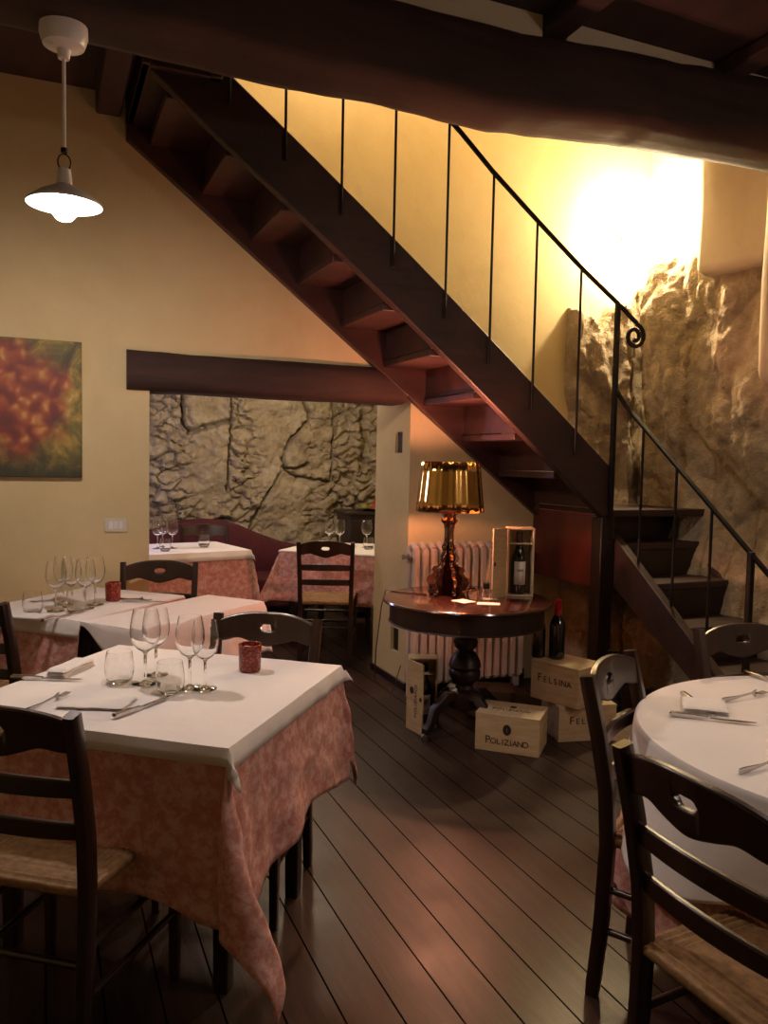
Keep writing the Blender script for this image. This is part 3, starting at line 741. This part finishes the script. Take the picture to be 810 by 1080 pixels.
# back room tables
table('dining_table', 'dining table at left in the back room', 1.03, 6.63, R(11.5), .44, .36)
cloth('tablecloth', 'pink tablecloth on the left table of the back room', 1.03, 6.63, R(11.5), .445, .365, (.38, .38, .38, .42), TZ - .006, 'cloth_pink', .10, .22, 14, step=.03)
cloth('table_topper', 'white topper on the left table of the back room', 1.03, 6.63, R(11.5), .450, .370, (.07, .07, .07, .07), TZ + .001, 'cloth_white', .3, .5, 15, step=.03)
cB = Vector((1.76, 6.31)) + Vector((.76, -.65)) * .42 + Vector((.65, .76)) * .40
rzB = ang(.76, -.65)
table('dining_table', 'dining table at right in the back room beside the pier', cB.x, cB.y, rzB, .41, .39)
cloth('tablecloth', 'pink tablecloth reaching low on the right table of the back room', cB.x, cB.y, rzB, .415, .395, (.38, .40, .38, .40), TZ - .006, 'cloth_pink', .14, .36, 17, step=.03)
cloth('table_topper', 'white topper on the right table of the back room', cB.x, cB.y, rzB, .418, .398, (.012, .012, .012, .012), TZ + .001, 'cloth_white', .2, .3, 18, step=.03)
# right-hand round-cornered table
CX, CY, RR = 2.125, 1.44, .655
table('round_table', 'round-cornered dining table at lower right under white and pink cloths', CX, CY, 0, RR, RR, round_=True)
def round_cloth(name, label, c, rot, z, mat, base, amp, folds, seed, extra=0.0):
    m_ = MB(); nth = 260; nr = 51
    Rr = RR + extra
    def fn(i, j):
        th_ = 2 * PI * i; ca, sa = math.cos(th_ - rot), math.sin(th_ - rot)
        # rounded-square cloth
        rm = c / ((abs(ca) ** 3.2 + abs(sa) ** 3.2) ** (1 / 3.2)); r_ = Rr * j / .4 if j <= .4 else Rr + (max(rm, Rr + .01) - Rr) * (j - .4) / .6
        if r_ <= Rr + 1e-6:
            return Vector((r_ * math.cos(th_), r_ * math.sin(th_), z + .0012 * noise.noise(Vector((r_ * 6 * math.cos(th_), r_ * 6 * math.sin(th_), seed)))))
        d = r_ - Rr; fl = d * (base + amp * math.sin(folds * th_ + 2.5 * noise.noise(Vector((ca * 1.5, sa * 1.5, seed)))) * min(1, d * 5))
        rr_ = Rr + .004 + fl
        rnd = min(d, .012)
        return Vector((rr_ * math.cos(th_), rr_ * math.sin(th_), z - d + rnd * .3))
    m_.grid(nth + 1, nr, fn); o = m_.build(name, mat, solid=.0022, weld=True); o.location = (CX, CY, 0)
    return tag(o, label, 'tablecloth')
round_cloth('tablecloth', 'pink tablecloth showing under the white cloth at lower right', 1.06, R(20), TZ - .006, 'cloth_pink', .06, .07, 11, 3)
round_cloth('table_topper', 'broad white cloth draped over the lower right table', .875, R(32), TZ + .001, 'cloth_white', .14, .10, 9, 5, extra=.006)

# ------------------------------------------------------------ glasses, cutlery, napkins
def wine_glass_mesh(s=1.0, h=.235, rb=.047):
    pr = [(0, 0), (.040, .001), (.041, .003), (.015, .007), (.005, .014), (.0042, .05), (.005, .095), (.010, .103), (.026, .113), (.040, .132), (rb, .160), (rb - .001, .185), (rb - .006, .215), (rb - .010, h),
          (rb - .0115, h), (rb - .0075, .215), (rb - .0025, .185), (rb - .0015, .160), (.0385, .133), (.025, .116), (.010, .107), (0, .105)]
    return MB().lathe([(r_ * s, z * s) for r_, z in pr], 28)
def tumbler_mesh(s=1.0):
    pr = [(0, 0), (.030, 0), (.040, .012), (.045, .035), (.044, .06), (.039, .098), (.0375, .098), (.0425, .06), (.0435, .036), (.038, .014), (.028, .008), (0, .007)]
    return MB().lathe([(r_ * s, z * s) for r_, z in pr], 28)
GZ = TZ + .0045
wg = tag(wine_glass_mesh().build('wine_glass', 'clear_glass', rn=True), 'a', 'glass', 'stemmed wine glasses on the tables')
tb = tag(tumbler_mesh().build('water_tumbler', 'clear_glass', rn=True), 'b', 'glass', 'water tumblers on the tables')
first = {}
def put(src, x, y, lab, sc=1.0, z=GZ):
    if src.name not in first: first[src.name] = 1; o = src
    else: o = src.copy(); COL.objects.link(o)
    o.location = (x, y, z); o.scale = (sc, sc, sc); o['label'] = lab; return o
put(wg, .300, 2.640, 'tall wine glass on the front table, leftmost and nearest of its four', 1.03)
put(wg, .345, 2.735, 'wine glass on the front table just behind the leftmost one', .96)
put(wg, .425, 2.545, 'wine glass on the front table, in the middle before the slimmer one', .98)
put(wg, .468, 2.520, 'slimmer wine glass on the front table, rightmost of the four', .93)
put(tb, .225, 2.690, 'water tumbler on the front table left of the wine glasses', 1.03)
put(tb, .360, 2.515, 'water tumbler on the front table nearest the folded napkin', 1.0)
for x, y, lab in [(.055, 4.03, 'leftmost wine glass in the cluster on the second table'), (.09, 4.21, 'wine glass at the back left of the cluster on the second table'),
                  (.125, 4.12, 'wine glass in the middle of the cluster on the second table'), (.185, 4.06, 'front right wine glass in the cluster on the second table'),
                  (.235, 4.15, 'rightmost wine glass in the cluster on the second table')]: put(wg, x, y, lab)
for x, y, lab in [(-.045, 4.00, 'water tumbler left of the glass cluster on the second table'), (.14, 3.98, 'water tumbler in front of the glass cluster on the second table')]: put(tb, x, y, lab)
for x, y, lab in [(.84, 6.58, 'wine glass at far left on the back room left table'), (.89, 6.66, 'middle wine glass on the back room left table'), (.955, 6.58, 'wine glass nearest the tumbler on the back room left table')]: put(wg, x, y, lab)
put(tb, .875, 6.40, 'water tumbler below the wine glasses on the back room left table'); put(tb, 1.215, 6.62, 'lone water tumbler near the right edge of the back room left table', 1.05)
for x, y, lab in [(2.23, 6.43, 'leftmost wine glass on the back room right table'), (2.30, 6.36, 'second wine glass on the back room right table, just above the chair'), (2.52, 6.30, 'wine glass next to the pier on the back room right table')]: put(wg, x, y, lab)
put(tb, 2.49, 6.18, 'water tumbler on the back room right table beside the pier')
# red speckled candle holders
def votive(label, x, y, sc=1.0):
    t = thing('candle_holder', label, 'candle holder', (x, y, GZ), group='red speckled candle holders')
    MB().lathe([(0, 0), (.034, 0), (.037, .004), (.040, .092), (.038, .094), (.035, .092), (.034, .02), (0, .018)], 28).build('holder', 'votive_glass', t)
    MB().lathe([(0, .019), (.030, .019), (.030, .055), (0, .057)], 20).build('candle', 'paper_label', t)
    t.scale = (sc, sc, sc); return t
votive('red speckled glass candle holder on the front table', .655, 2.700)
votive('red speckled glass candle holder on the second table by the yellow wall', .325, 4.25, .98)

def knife():
    t = thing('table_knife', 'k', 'cutlery')
    MB().tube([(-.115, 0, .006), (-.11, 0, .0075), (-.05, 0, .0075), (-.008, 0, .006)], [.4, 1.0, 1.0, .6], 12, sq=(.012, .018)).build('handle', 'steel', t)
    poly = [(-.008, -.004), (.02, -.009), (.08, -.009), (.115, -.002), (.122, .006), (.08, .008), (0, .006)]
    m_ = MB(); n = len(poly); m_.add([(x, y, .004) for x, y in poly] + [(x, y, .0055) for x, y in poly], [tuple(range(n)), tuple(range(n, 2 * n))] + [(i, (i + 1) % n, (i + 1) % n + n, i + n) for i in range(n)])
    m_.build('blade', 'steel', t); return t
def fork():
    t = thing('table_fork', 'f', 'cutlery')
    MB().tube([(-.11, 0, .005), (-.09, 0, .005), (-.02, 0, .007), (.03, 0, .011), (.045, 0, .010)], [1.2, 1.3, .55, .5, 1.4], 10, sq=(.012, .005)).build('handle', 'steel', t)
    for k in range(4): MB().tube([(.045, (k - 1.5) * .0055, .010), (.07, (k - 1.5) * .0065, .005), (.098, (k - 1.5) * .006, .008)], .0017, 6).build('tine', 'steel', t)
    MB().tube([(.04, 0, .010), (.052, 0, .009)], [.8, 1.0], 10, sq=(.024, .003)).build('neck', 'steel', t); return t
kn = knife(); fk = fork(); started = {}
def lay(src, x, y, dx, dy, lab, grp, z=GZ):
    if src.name not in started: started[src.name] = 1; o = src
    else: o = dup(src)
    o.location = (x, y, z); o.rotation_euler = (0, 0, ang(dx, dy)); o['label'] = lab; o['group'] = grp; return o
KG = 'knives laid on the tables'; FG = 'forks laid on the tables'
def napkin(label, x, y, dx, dy, w=.20, d=.11, h=.010, z=GZ, seed=0):
    m_ = MB()
    for k in range(3):
        def fn(u, t, k=k):
            a = u * 2 - 1; b_ = t * 2 - 1; r_ = max(abs(a), abs(b_))
            zz = k * h / 3 + (h / 3) * (1 - r_ ** 8) * .9 + .002 * noise.noise(Vector((a * 2, b_ * 2, seed + k)))
            return Vector((a * w / 2 * (1 - .015 * k) + .003 * noise.noise(Vector((b_ * 3, k, seed))), b_ * d / 2 + .003 * noise.noise(Vector((a * 3, k, seed + 4))), max(zz, .0005)))
        m_.grid(25, 17, fn)
        def fb(u, t, k=k, fn=fn): p = fn(u, t); return Vector((p.x, p.y, max(k * h / 3 - .0008, 0)))
        m_.grid(25, 17, fb, True)
    o = m_.build('folded_napkin', 'napkin_cloth', weld=True); o.location = (x, y, z); o.rotation_euler = (0, 0, ang(dx, dy))
    return tag(o, label, 'napkin', 'folded white napkins')
# front table settings
napkin('folded white napkin lying between fork and knife on the front table', .145, 2.470, .90, -.42, .20, .12)
lay(kn, .262, 2.385, .75, .66, 'table knife right of the napkin on the front table', KG)
lay(fk, .010, 2.52, .60, .78, 'fork left of the napkin on the front table, half hidden by the chair', FG)
napkin('second folded napkin at the far left of the front table', .085, 2.88, .55, .83, .19, .07, .03, seed=5)
lay(kn, .005, 2.795, .88, -.42, 'table knife lying beneath the second napkin at the far left of the front table', KG)
# second table settings
napkin('folded white napkin at the left of the second table', -.070, 3.93, .80, -.60, .20, .12, seed=7)
lay(kn, .065, 3.86, .62, .78, 'table knife beside the napkin at the left of the second table', KG)
lay(fk, .42, 4.22, .75, -.45, 'fork right of the candle holder on the second table', FG)
napkin('folded napkin at the back edge of the second table', .02, 4.36, .8, .6, .17, .06, seed=9)
lay(kn, .47, 4.16, .8, -.4, 'knife right of the candle holder on the second table', KG)
napkin('folded napkin on the back room right table', 2.38, 6.45, .9, -.4, .2, .10, seed=11)
# right table settings
napkin('folded white napkin on the lower right table', 1.850, 1.835, .75, -.65, .13, .13, .016, seed=12)
lay(kn, 1.780, 1.736, .76, -.65, 'long table knife in front of the napkin on the lower right table', KG)
lay(fk, 2.06, 1.874, 1, .1, 'fork right of the napkin on the lower right table', FG)
lay(kn, 2.30, 1.99, .0, -1, 'table knife at the far edge of the lower right table', KG)
lay(fk, 1.64, 1.412, .98, .12, 'fork at the near right of the lower right table, cut by the picture edge', FG)
lay(kn, 1.846, 1.860, -.36, -.93, 'knife end showing behind the napkin on the lower right table', KG)

# ------------------------------------------------------------ round pedestal table and what stands on it
PX, PY, PR = 2.145, 3.865, .458
pt = thing('pedestal_table', 'dark round pedestal table under the staircase carrying the gold lamp', 'table', (PX, PY, 0), R(18))
MB().lathe([(0, .735), (PR - .03, .735), (PR, .742), (PR + .004, .750), (PR, .758), (PR - .012, .762), (0, .762)], 96).build('tabletop', 'table_wood', pt)
MB().lathe([(PR - .06, .735), (PR - .035, .735), (PR - .035, .640), (PR - .028, .632), (PR - .045, .628), (PR - .06, .64)], 96).build('apron', 'dark_wood', pt)
MB().lathe([(0, .735), (.09, .735), (.07, .70), (.045, .68), (.040, .62), (.055, .60), (.062, .585), (.045, .57), (.060, .545), (.068, .52), (.060, .49), (.042, .475), (.060, .455), (.082, .42), (.090, .385), (.078, .37), (.088, .355), (.086, .33), (.065, .30), (.045, .28),
            (.050, .26), (.085, .245), (.09, .20), (.085, .16), (.05, .14), (0, .13)], 40).build('pedestal', 'dark_wood', pt)
for k in range(4):
    M_ = Matrix.Rotation(PI / 2 * k + R(82), 4, 'Z')
    m_ = MB(); pts_ = [(.05, 0, .22), (.12, 0, .225), (.20, 0, .16), (.225, 0, .09), (.255, 0, .055), (.272, 0, .055)]
    m_.tube([M_ @ Vector(p) for p in pts_], [1.2, 1.15, 1.0, .85, .8, .7], 12, sq=(.05, .05)); foot_ = m_.build('leg', 'dark_wood', pt)
    MB().lathe([(0, 0), (.018, 0), (.024, .015), (.022, .035), (.010, .045), (0, .045)], 16, M_ @ Matrix.Translation((.262, 0, 0))).build('caster', 'steel', foot_)
# baroque mirror-finish lamp
TT = .762
lx, ly = 2.085, 3.975
tl = thing('table_lamp', 'ornate metallic gold table lamp with pleated shade, lit', 'lamp', (lx, ly, TT), R(10))
half = [(.030, 0), (.105, 0), (.112, .018), (.098, .030), (.108, .05), (.122, .075), (.118, .10), (.095, .112), (.085, .128), (.096, .142), (.085, .158), (.062, .165), (.048, .185), (.056, .20), (.060, .215), (.044, .232), (.034, .25),
        (.042, .268), (.036, .285), (.028, .30), (.026, .36), (.032, .40), (.045, .41), (.048, .425), (.034, .435), (.040, .450), (.052, .465), (.050, .482), (.024, .49)]
poly = [(x, z) for x, z in half] + [(-x, z) for x, z in reversed(half)]
m_ = MB()
for k in range(3): m_.prism(poly, .020, Matrix.Rotation(PI / 3 * k + .2, 4, 'Z'))
m_.build('base', 'copper_mirror', tl, bevel=.004)
MB().tube([(0, 0, .48), (0, 0, .54)], .014, 12).build('lamp_socket', 'copper_mirror', tl)
for bz, bx_ in ((.545, .045), (.655, -.04)): MB().lathe([(0, .0), (.010, .004), (.016, .02), (.018, .038), (.013, .06), (0, .07)], 16, cx=bx_, cz=bz - .03).build('bulb', 'bulb_red', tl)
m_ = MB(); npl = 15; n = npl * 8
def shade(u, t):
    a = u * 2 * PI; r_ = .187 + (.158 - .187) * t; pl = abs(((u * npl) % 1) - .5) * 2
    r_ += .0035 * math.cos(2 * PI * u * npl); return Vector((r_ * math.cos(a), r_ * math.sin(a), .470 + t * .275))
m_.grid(n + 1, 6, shade); m_.build('shade', 'gold_mirror', tl, solid=.003, weld=True)
MB().tube([(-.15, 0, .735), (-.07, 0, .72), (0, 0, .60)], .003, 6).tube([(.15, 0, .735), (.07, 0, .72), (0, 0, .60)], .003, 6).build('shade_carrier', 'copper_mirror', tl)
lamp('table_lamp_light', (lx - .03, ly - .02, TT + .500), 55, (1.0, 0.40, 0.24), .02); lamp('table_lamp_light_upper', (lx + .02, ly, TT + .715), 30, (1.0, 0.40, 0.26), .02)
crd = MB().tube([(lx - .11, ly + .04, TT + .004), (lx - .22, ly + .16, TT + .004), (lx - .262, ly + .268, TT + .001), (lx - .275, ly + .30, TT - .10), (lx - .20, ly + .55, .35), (lx - .16, ly + .66, .12), (lx - .02, ly + .70, .02), (lx + .02, ly + .66, .20)], .0035, 6).build('lamp_cord', 'cord_plastic')
tag(crd, 'thin cord running down from the gold lamp to the skirting', 'cord')

def bottle_mesh(h=.32, r_=.041):
    k = r_ / .041
    return MB().lathe([(0, .004), (r_ * .8, 0), (r_, .006), (r_, h * .56), (r_ * .93, h * .62), (r_ * .55, h * .72), (.017 * k, h * .78), (.0155 * k, h * .97), (.018 * k, h * .975), (.018 * k, h), (0, h)], 32)
def capsule_mesh(h, r_, frac=.74):
    k = r_ / .041
    return MB().lathe([(.0185 * k if frac > .75 else r_ * .52, h * frac), (.0185 * k, h * .80), (.0175 * k, h * .96), (.0195 * k, h * .975), (.0195 * k, h + .003), (0, h + .003)], 24)
def label_mesh(r_, z0, z1, a0=-2.4, a1=-.7):
    return MB().grid(20, 2, lambda u, t: Vector(((r_ + .0008) * math.cos(a0 + u * (a1 - a0)), (r_ + .0008) * math.sin(a0 + u * (a1 - a0)), z0 + t * (z1 - z0))))
def bottle(name, label, x, y, z, h, r_, foil, lab=None, rz=0):
    t = thing(name, label, 'bottle', (x, y, z), rz)
    bottle_mesh(h, r_).build('glass_body', 'bottle_glass', t); capsule_mesh(h, r_, .72 if foil == 'red_foil' else .80).build('capsule', foil, t)
    if lab:
        l_ = label_mesh(r_, *lab).build('paper_label', 'paper_label', t, solid=.0006)
        zc = (lab[0] + lab[1]) / 2 + (lab[1] - lab[0]) * .14
        # small etched vignette of trees and roof printed on the label
        v_ = MB()
        for q in range(9):
            a = -1.55 + (q - 4) * .10; rr_ = r_ + .0018; hh = .006 + .007 * ((q * 5) % 4) / 3
            v_.bar((rr_ * math.cos(a), rr_ * math.sin(a), zc - .006), (rr_ * math.cos(a), rr_ * math.sin(a), zc - .006 + hh), .005, .0006)
        v_.build('label_drawing', 'print_ink', l_)
    return t
def open_box(name, label, x, y, z, rz, w, d, h, lid_ang, printed=True):
    """upright wooden wine case, front (-y) open, plank lid leaning at its left edge"""
    t = thing(name, label, 'box', (x, y, z), rz); th = .010
    m_ = MB(); m_.box(-w / 2, -w / 2 + th, -d / 2, d / 2, 0, h).box(w / 2 - th, w / 2, -d / 2, d / 2, 0, h).box(-w / 2 + th, w / 2 - th, d / 2 - th, d / 2, 0, h)
    m_.box(-w / 2 + th, w / 2 - th, -d / 2, d / 2 - th, 0, th).box(-w / 2 + th, w / 2 - th, -d / 2, d / 2 - th, h - th, h)
    m_.build('case', 'crate_wood_light', t, bevel=.0015)
    MB().box(-w / 2 + th, w / 2 - th, -d / 2 + .004, d / 2 - th, h * .76, h * .76 + .008).build('neck_divider', 'crate_wood_light', t, bevel=.001)
    lid = MB().box(0, w, -.009, 0, 0, h).build('lid', 'crate_wood', t, bevel=.0015)
    lid.location = (-w / 2 - .001, -d / 2 - .002, 0); lid.rotation_euler = (0, 0, lid_ang)
    MB().lathe([(0, -.0105), (.012, -.0105), (.012, .002), (0, .002)], 16, Matrix.Translation((w * .90, -.009, h * .50)) @ Matrix.Rotation(PI / 2, 4, 'X')).build('knot', 'print_ink' if printed else 'cork_dark', lid)
    if printed:
        MB().lathe([(0, 0), (.020, 0), (.020, .0015), (0, .0015)], 24, Matrix.Translation((w * .34, -.009, h * .58)) @ Matrix.Rotation(PI / 2, 4, 'X')).build('emblem', 'print_ink', lid)
        text_obj('POLIZIANO', .034, Matrix.Translation((w * .60, -.0098, h * .45)) @ FACE @ Matrix.Rotation(PI / 2, 4, 'Z'), 'print_ink', lid)
    return t
# wine case on the table
wx, wy = 2.475, 3.865
vrz = R(-23)
open_box('wine_case', 'upright open wooden wine case standing on the round pedestal table', wx, wy, TT, vrz, .150, .105, .385, R(-128), False)
bottle('wine_bottle', 'red wine bottle with pale label inside the case on the round table', wx - .003, wy - .005, TT + .011, .345, .0415, 'cork_dark', (.055, .185), vrz)
# case standing on the floor left of the pedestal
fx, fy = 1.997, 4.093
open_box('wine_case', 'upright open wine case on the floor left of the table pedestal', fx, fy, 0, R(-23), .165, .115, .395, R(-60), True)
bottle('wine_bottle', 'dark bottle inside the open case on the floor', fx + .012, fy - .002, .011, .335, .045, 'black_foil', (.06, .17), R(-23))

def crate(label, corner, dirx, w, d, h, z, word, size, top_word=True, emblem=True, grp='printed wooden wine crates'):
    dx = Vector(dirx).normalized(); t = thing('wine_crate', label, 'box', (corner[0], corner[1], z), ang(dx.x, dx.y), grp)
    # local: x along the printed face, +y away, origin at near left bottom corner
    m_ = MB().box(0, w, 0, d, 0, h - .009); m_.build('body', 'crate_wood', t, bevel=.002)
    MB().box(-.001, w + .001, -.001, d + .001, h - .008, h).build('lid', 'crate_wood_light', t, bevel=.002)
    if emblem:
        MB().lathe([(.0, 0), (.026, 0), (.026, .0012), (0, .0012)], 28, Matrix.Translation((w * .5, 0, h * .62)) @ Matrix.Rotation(PI / 2, 4, 'X') @ Matrix.Diagonal((.85, 1.1, 1, 1))).build('emblem', 'print_ink', t)
        em = MB().bar((w * .5, -.0018, h * .56), (w * .5, -.0018, h * .68), .006, .0008); em.build('emblem_figure', 'crate_wood_light', t)
    zt_ = h * (.28 if emblem else .55); wd_ = word[0]; adv = size * .68 * (1.0 if len(wd_) < 8 else .88)
    wid = [adv * (.55 if ch_ == 'I' else 1.0) for ch_ in wd_]; px_ = w * .5 - sum(wid) / 2
    for q, ch_ in enumerate(wd_):
        big = q == 0
        text_obj(ch_, size * (1.25 if big else .95), Matrix.Translation((px_ + wid[q] / 2 - (size * .06 if big else 0), -.0008, zt_ + (size * .10 if big else 0))) @ FACE, 'print_ink', t)
        px_ += wid[q]
    if top_word:
        text_obj(word[0], size * .8, Matrix.Translation((w * .5, d * .42, h + .0006)), 'print_ink', t)
        MB().lathe([(0, 0), (.018, 0), (.018, .001), (0, .001)], 20, Matrix.Translation((w * .5, d * .66, h))).build('emblem', 'print_ink', t)
    return t
crate('pale wine crate with a dark round emblem standing alone before the pedestal table', (2.089, 3.635), (.245, -.233), .337, .245, .198, 0, ('POLIZIANO',), .046)
crate('lower of the two stacked wine crates right of the round table', (2.567, 3.566), (.332, -.071), .335, .25, .198, 0, ('FELSINA',), .048, False, False)
c_ = crate('upper of the two stacked wine crates, turned askew and carrying dark bottles', (2.515, 3.770), (.108, -.293), .312, .25, .215, .200, ('FELSINA',), .05, False, False)
o = MB().box(-.14, .14, -.11, .11, 0, .155).build('carton', 'cardboard', bevel=.003); o.location = (2.49, 4.16, 0); o.rotation_euler = (0, 0, R(-30))
tag(o, 'low brown carton in the shadow behind the pedestal table', 'box')
bottle('sparkling_wine_bottle', 'sparkling wine bottle with red foil standing on the upper crate', 2.66, 3.74, .416, .33, .044, 'red_foil')
bottle('wine_bottle', 'dark bottle standing on the upper crate left of the red foil bottle', 2.575, 3.795, .416, .27, .038, 'black_foil')
bottle('magnum_bottle', 'large dark bottle on the floor right of the crates behind the chair', 3.02, 3.70, 0, .44, .058, 'black_foil')
o = MB().box(-.13, .13, -.08, .08, 0, .12).build('carton', 'crate_wood', bevel=.003); o.location = (3.00, 3.50, 0); o.rotation_euler = (0, 0, R(24))
tag(o, 'small low box on the floor seen through the side chair back', 'box')
# papers and small bottles on the round table
def card(label, x, y, rz, w=.10, d=.065):
    o = MB().box(-w / 2, w / 2, -d / 2, d / 2, 0, .0015).build('paper_card', 'card_paper', bevel=.0004); o.location = (x, y, TT + .0003); o.rotation_euler = (0, 0, rz)
    tag(o, label, 'card', 'pale cards on the round table')
card('pale card lying left on the round table beside the lamp foot', 2.075, 3.77, R(15), .09, .10)
card('pale card lying in front on the round table', 2.165, 3.665, R(-30), .12, .07)
card('pale card lying behind the scent bottle on the round table', 2.25, 3.80, R(-15), .08, .07)
sb = thing('scent_bottle', 'small clear scent bottle with black cap on the round table', 'bottle', (2.215, 3.775, TT))
MB().tube([(0, 0, .0), (0, 0, .062)], 1.0, 12, sq=(.052, .052)).build('glass_body', 'clear_glass', sb)
MB().lathe([(0, .062), (.018, .062), (.018, .092), (0, .092)], 16).build('cap', 'black_foil', sb)
for k in range(4): MB().tube([(0, 0, .09), (-.03 + .02 * k, .01 * (k - 1), .21)], .0015, 5).build('reed', 'crate_wood', sb)
ob = tag(MB().lathe([(0, .0), (.030, 0), (.040, .02), (.036, .045), (.018, .055), (.016, .065), (0, .065)], 20).build('glass_jar', 'clear_glass'), 'small squat glass jar between lamp and scent bottle', 'jar'); ob.location = (2.165, 3.84, TT)

# ------------------------------------------------------------ back room furniture
sf = thing('camelback_sofa', 'dark red sofa with a curved camel back against the stone wall', 'sofa', (1.45, 7.55, 0))
n = 60
def top_z(x): return interp(x, [(-.95, .80), (-.55, .83), (-.25, .915), (-.1, .935), (.1, .92), (.3, .86), (.5, .775), (.7, .70), (.9, .66)])
m_ = MB()
vs = []
for i in range(n):
    x = -.95 + 1.85 * i / (n - 1); zt = top_z(x)
    for y, z in ((-.02, .30), (-.04, zt - .05), (-.02, zt - .012), (.03, zt), (.09, zt - .02), (.12, zt - .08), (.12, .1)): vs.append((x, y + .08, z))
fs = [(i * 7 + k, i * 7 + (k + 1) % 7, (i + 1) * 7 + (k + 1) % 7, (i + 1) * 7 + k) for i in range(n - 1) for k in range(7)] + [tuple(range(7)), tuple((n - 1) * 7 + k for k in range(7))]
m_.add(vs, fs).build('backrest', 'velvet_red', sf)
MB().box(-.95, .9, -.38, .08, .12, .42).build('seat', 'velvet_red', sf, bevel=.04, seg=4)
for s in (-.92, .87): MB().tube([(s, -.36, .55), (s, .1, .60)], .07, 16).box(s - .05, s + .05, -.36, .1, .12, .56).build('arm', 'velvet_red', sf)
for x in (-.88, .82):
    for y in (-.34, .12): MB().tube([(x, y, 0), (x, y, .13)], [.7, 1], 12, sq=(.05, .05)).build('leg', 'dark_wood', sf)
sb2 = thing('sideboard', 'dark wooden sideboard carrying fruit in the back room', 'sideboard', (3.02, 7.30, 0), R(-3))
MB().box(-.34, .36, -.21, .21, .06, .985).build('carcass', 'dark_wood', sb2, bevel=.004)
MB().box(-.38, .40, -.24, .22, .985, 1.025).build('worktop', 'dark_wood', sb2, bevel=.008)
for x in (-.17, .18):
    d_ = MB().box(x - .16, x + .16, -.225, -.21, .12, .94).build('door', 'dark_wood', sb2, bevel=.004)
    MB().lathe([(0, 0), (.012, 0), (.014, .015), (0, .02)], 12, Matrix.Translation((x + .12, -.225, .6)) @ Matrix.Rotation(PI / 2, 4, 'X')).build('knob', 'steel', d_)
pl = tag(MB().lathe([(0, 0), (.12, .004), (.21, .022), (.215, .026), (.12, .012), (0, .008)], 32).build('serving_platter', 'steel'), 'round metal platter under the fruit on the sideboard', 'platter'); pl.location = (3.00, 7.22, 1.026)
fr_pos = [(-.14, 0, 0), (-.07, -.07, 1), (0, -.09, 1), (.07, -.06, 1), (.13, -.01, 1), (-.05, .03, 0), (.03, .02, 1), (-.02, -.02, 2), (.06, .0, 2)]
fl_ = ['green fruit at the left end of the platter on the sideboard', 'red fruit at the front left of the platter', 'red fruit at the front middle of the platter', 'red fruit at the front right of the platter', 'red fruit at the right end of the platter',
       'green fruit in the middle left of the platter', 'red fruit in the middle right of the platter', 'topmost left fruit of the pile on the sideboard', 'topmost right fruit of the pile on the sideboard']
for (x, y, k), lab in zip(fr_pos, fl_):
    z = 1.045 if k < 2 else 1.092
    o = MB().lathe([(0, -.026), (.016, -.024), (.034, -.012), (.038, .006), (.030, .022), (.012, .028), (.004, .024), (0, .023)], 16).build('fruit', 'fruit_green' if k == 0 else 'fruit_red')
    o.location = (3.00 + x, 7.22 + y, z + .012); o.rotation_euler = (random.random(), random.random(), 0); tag(o, lab, 'fruit', 'fruit piled on the sideboard')
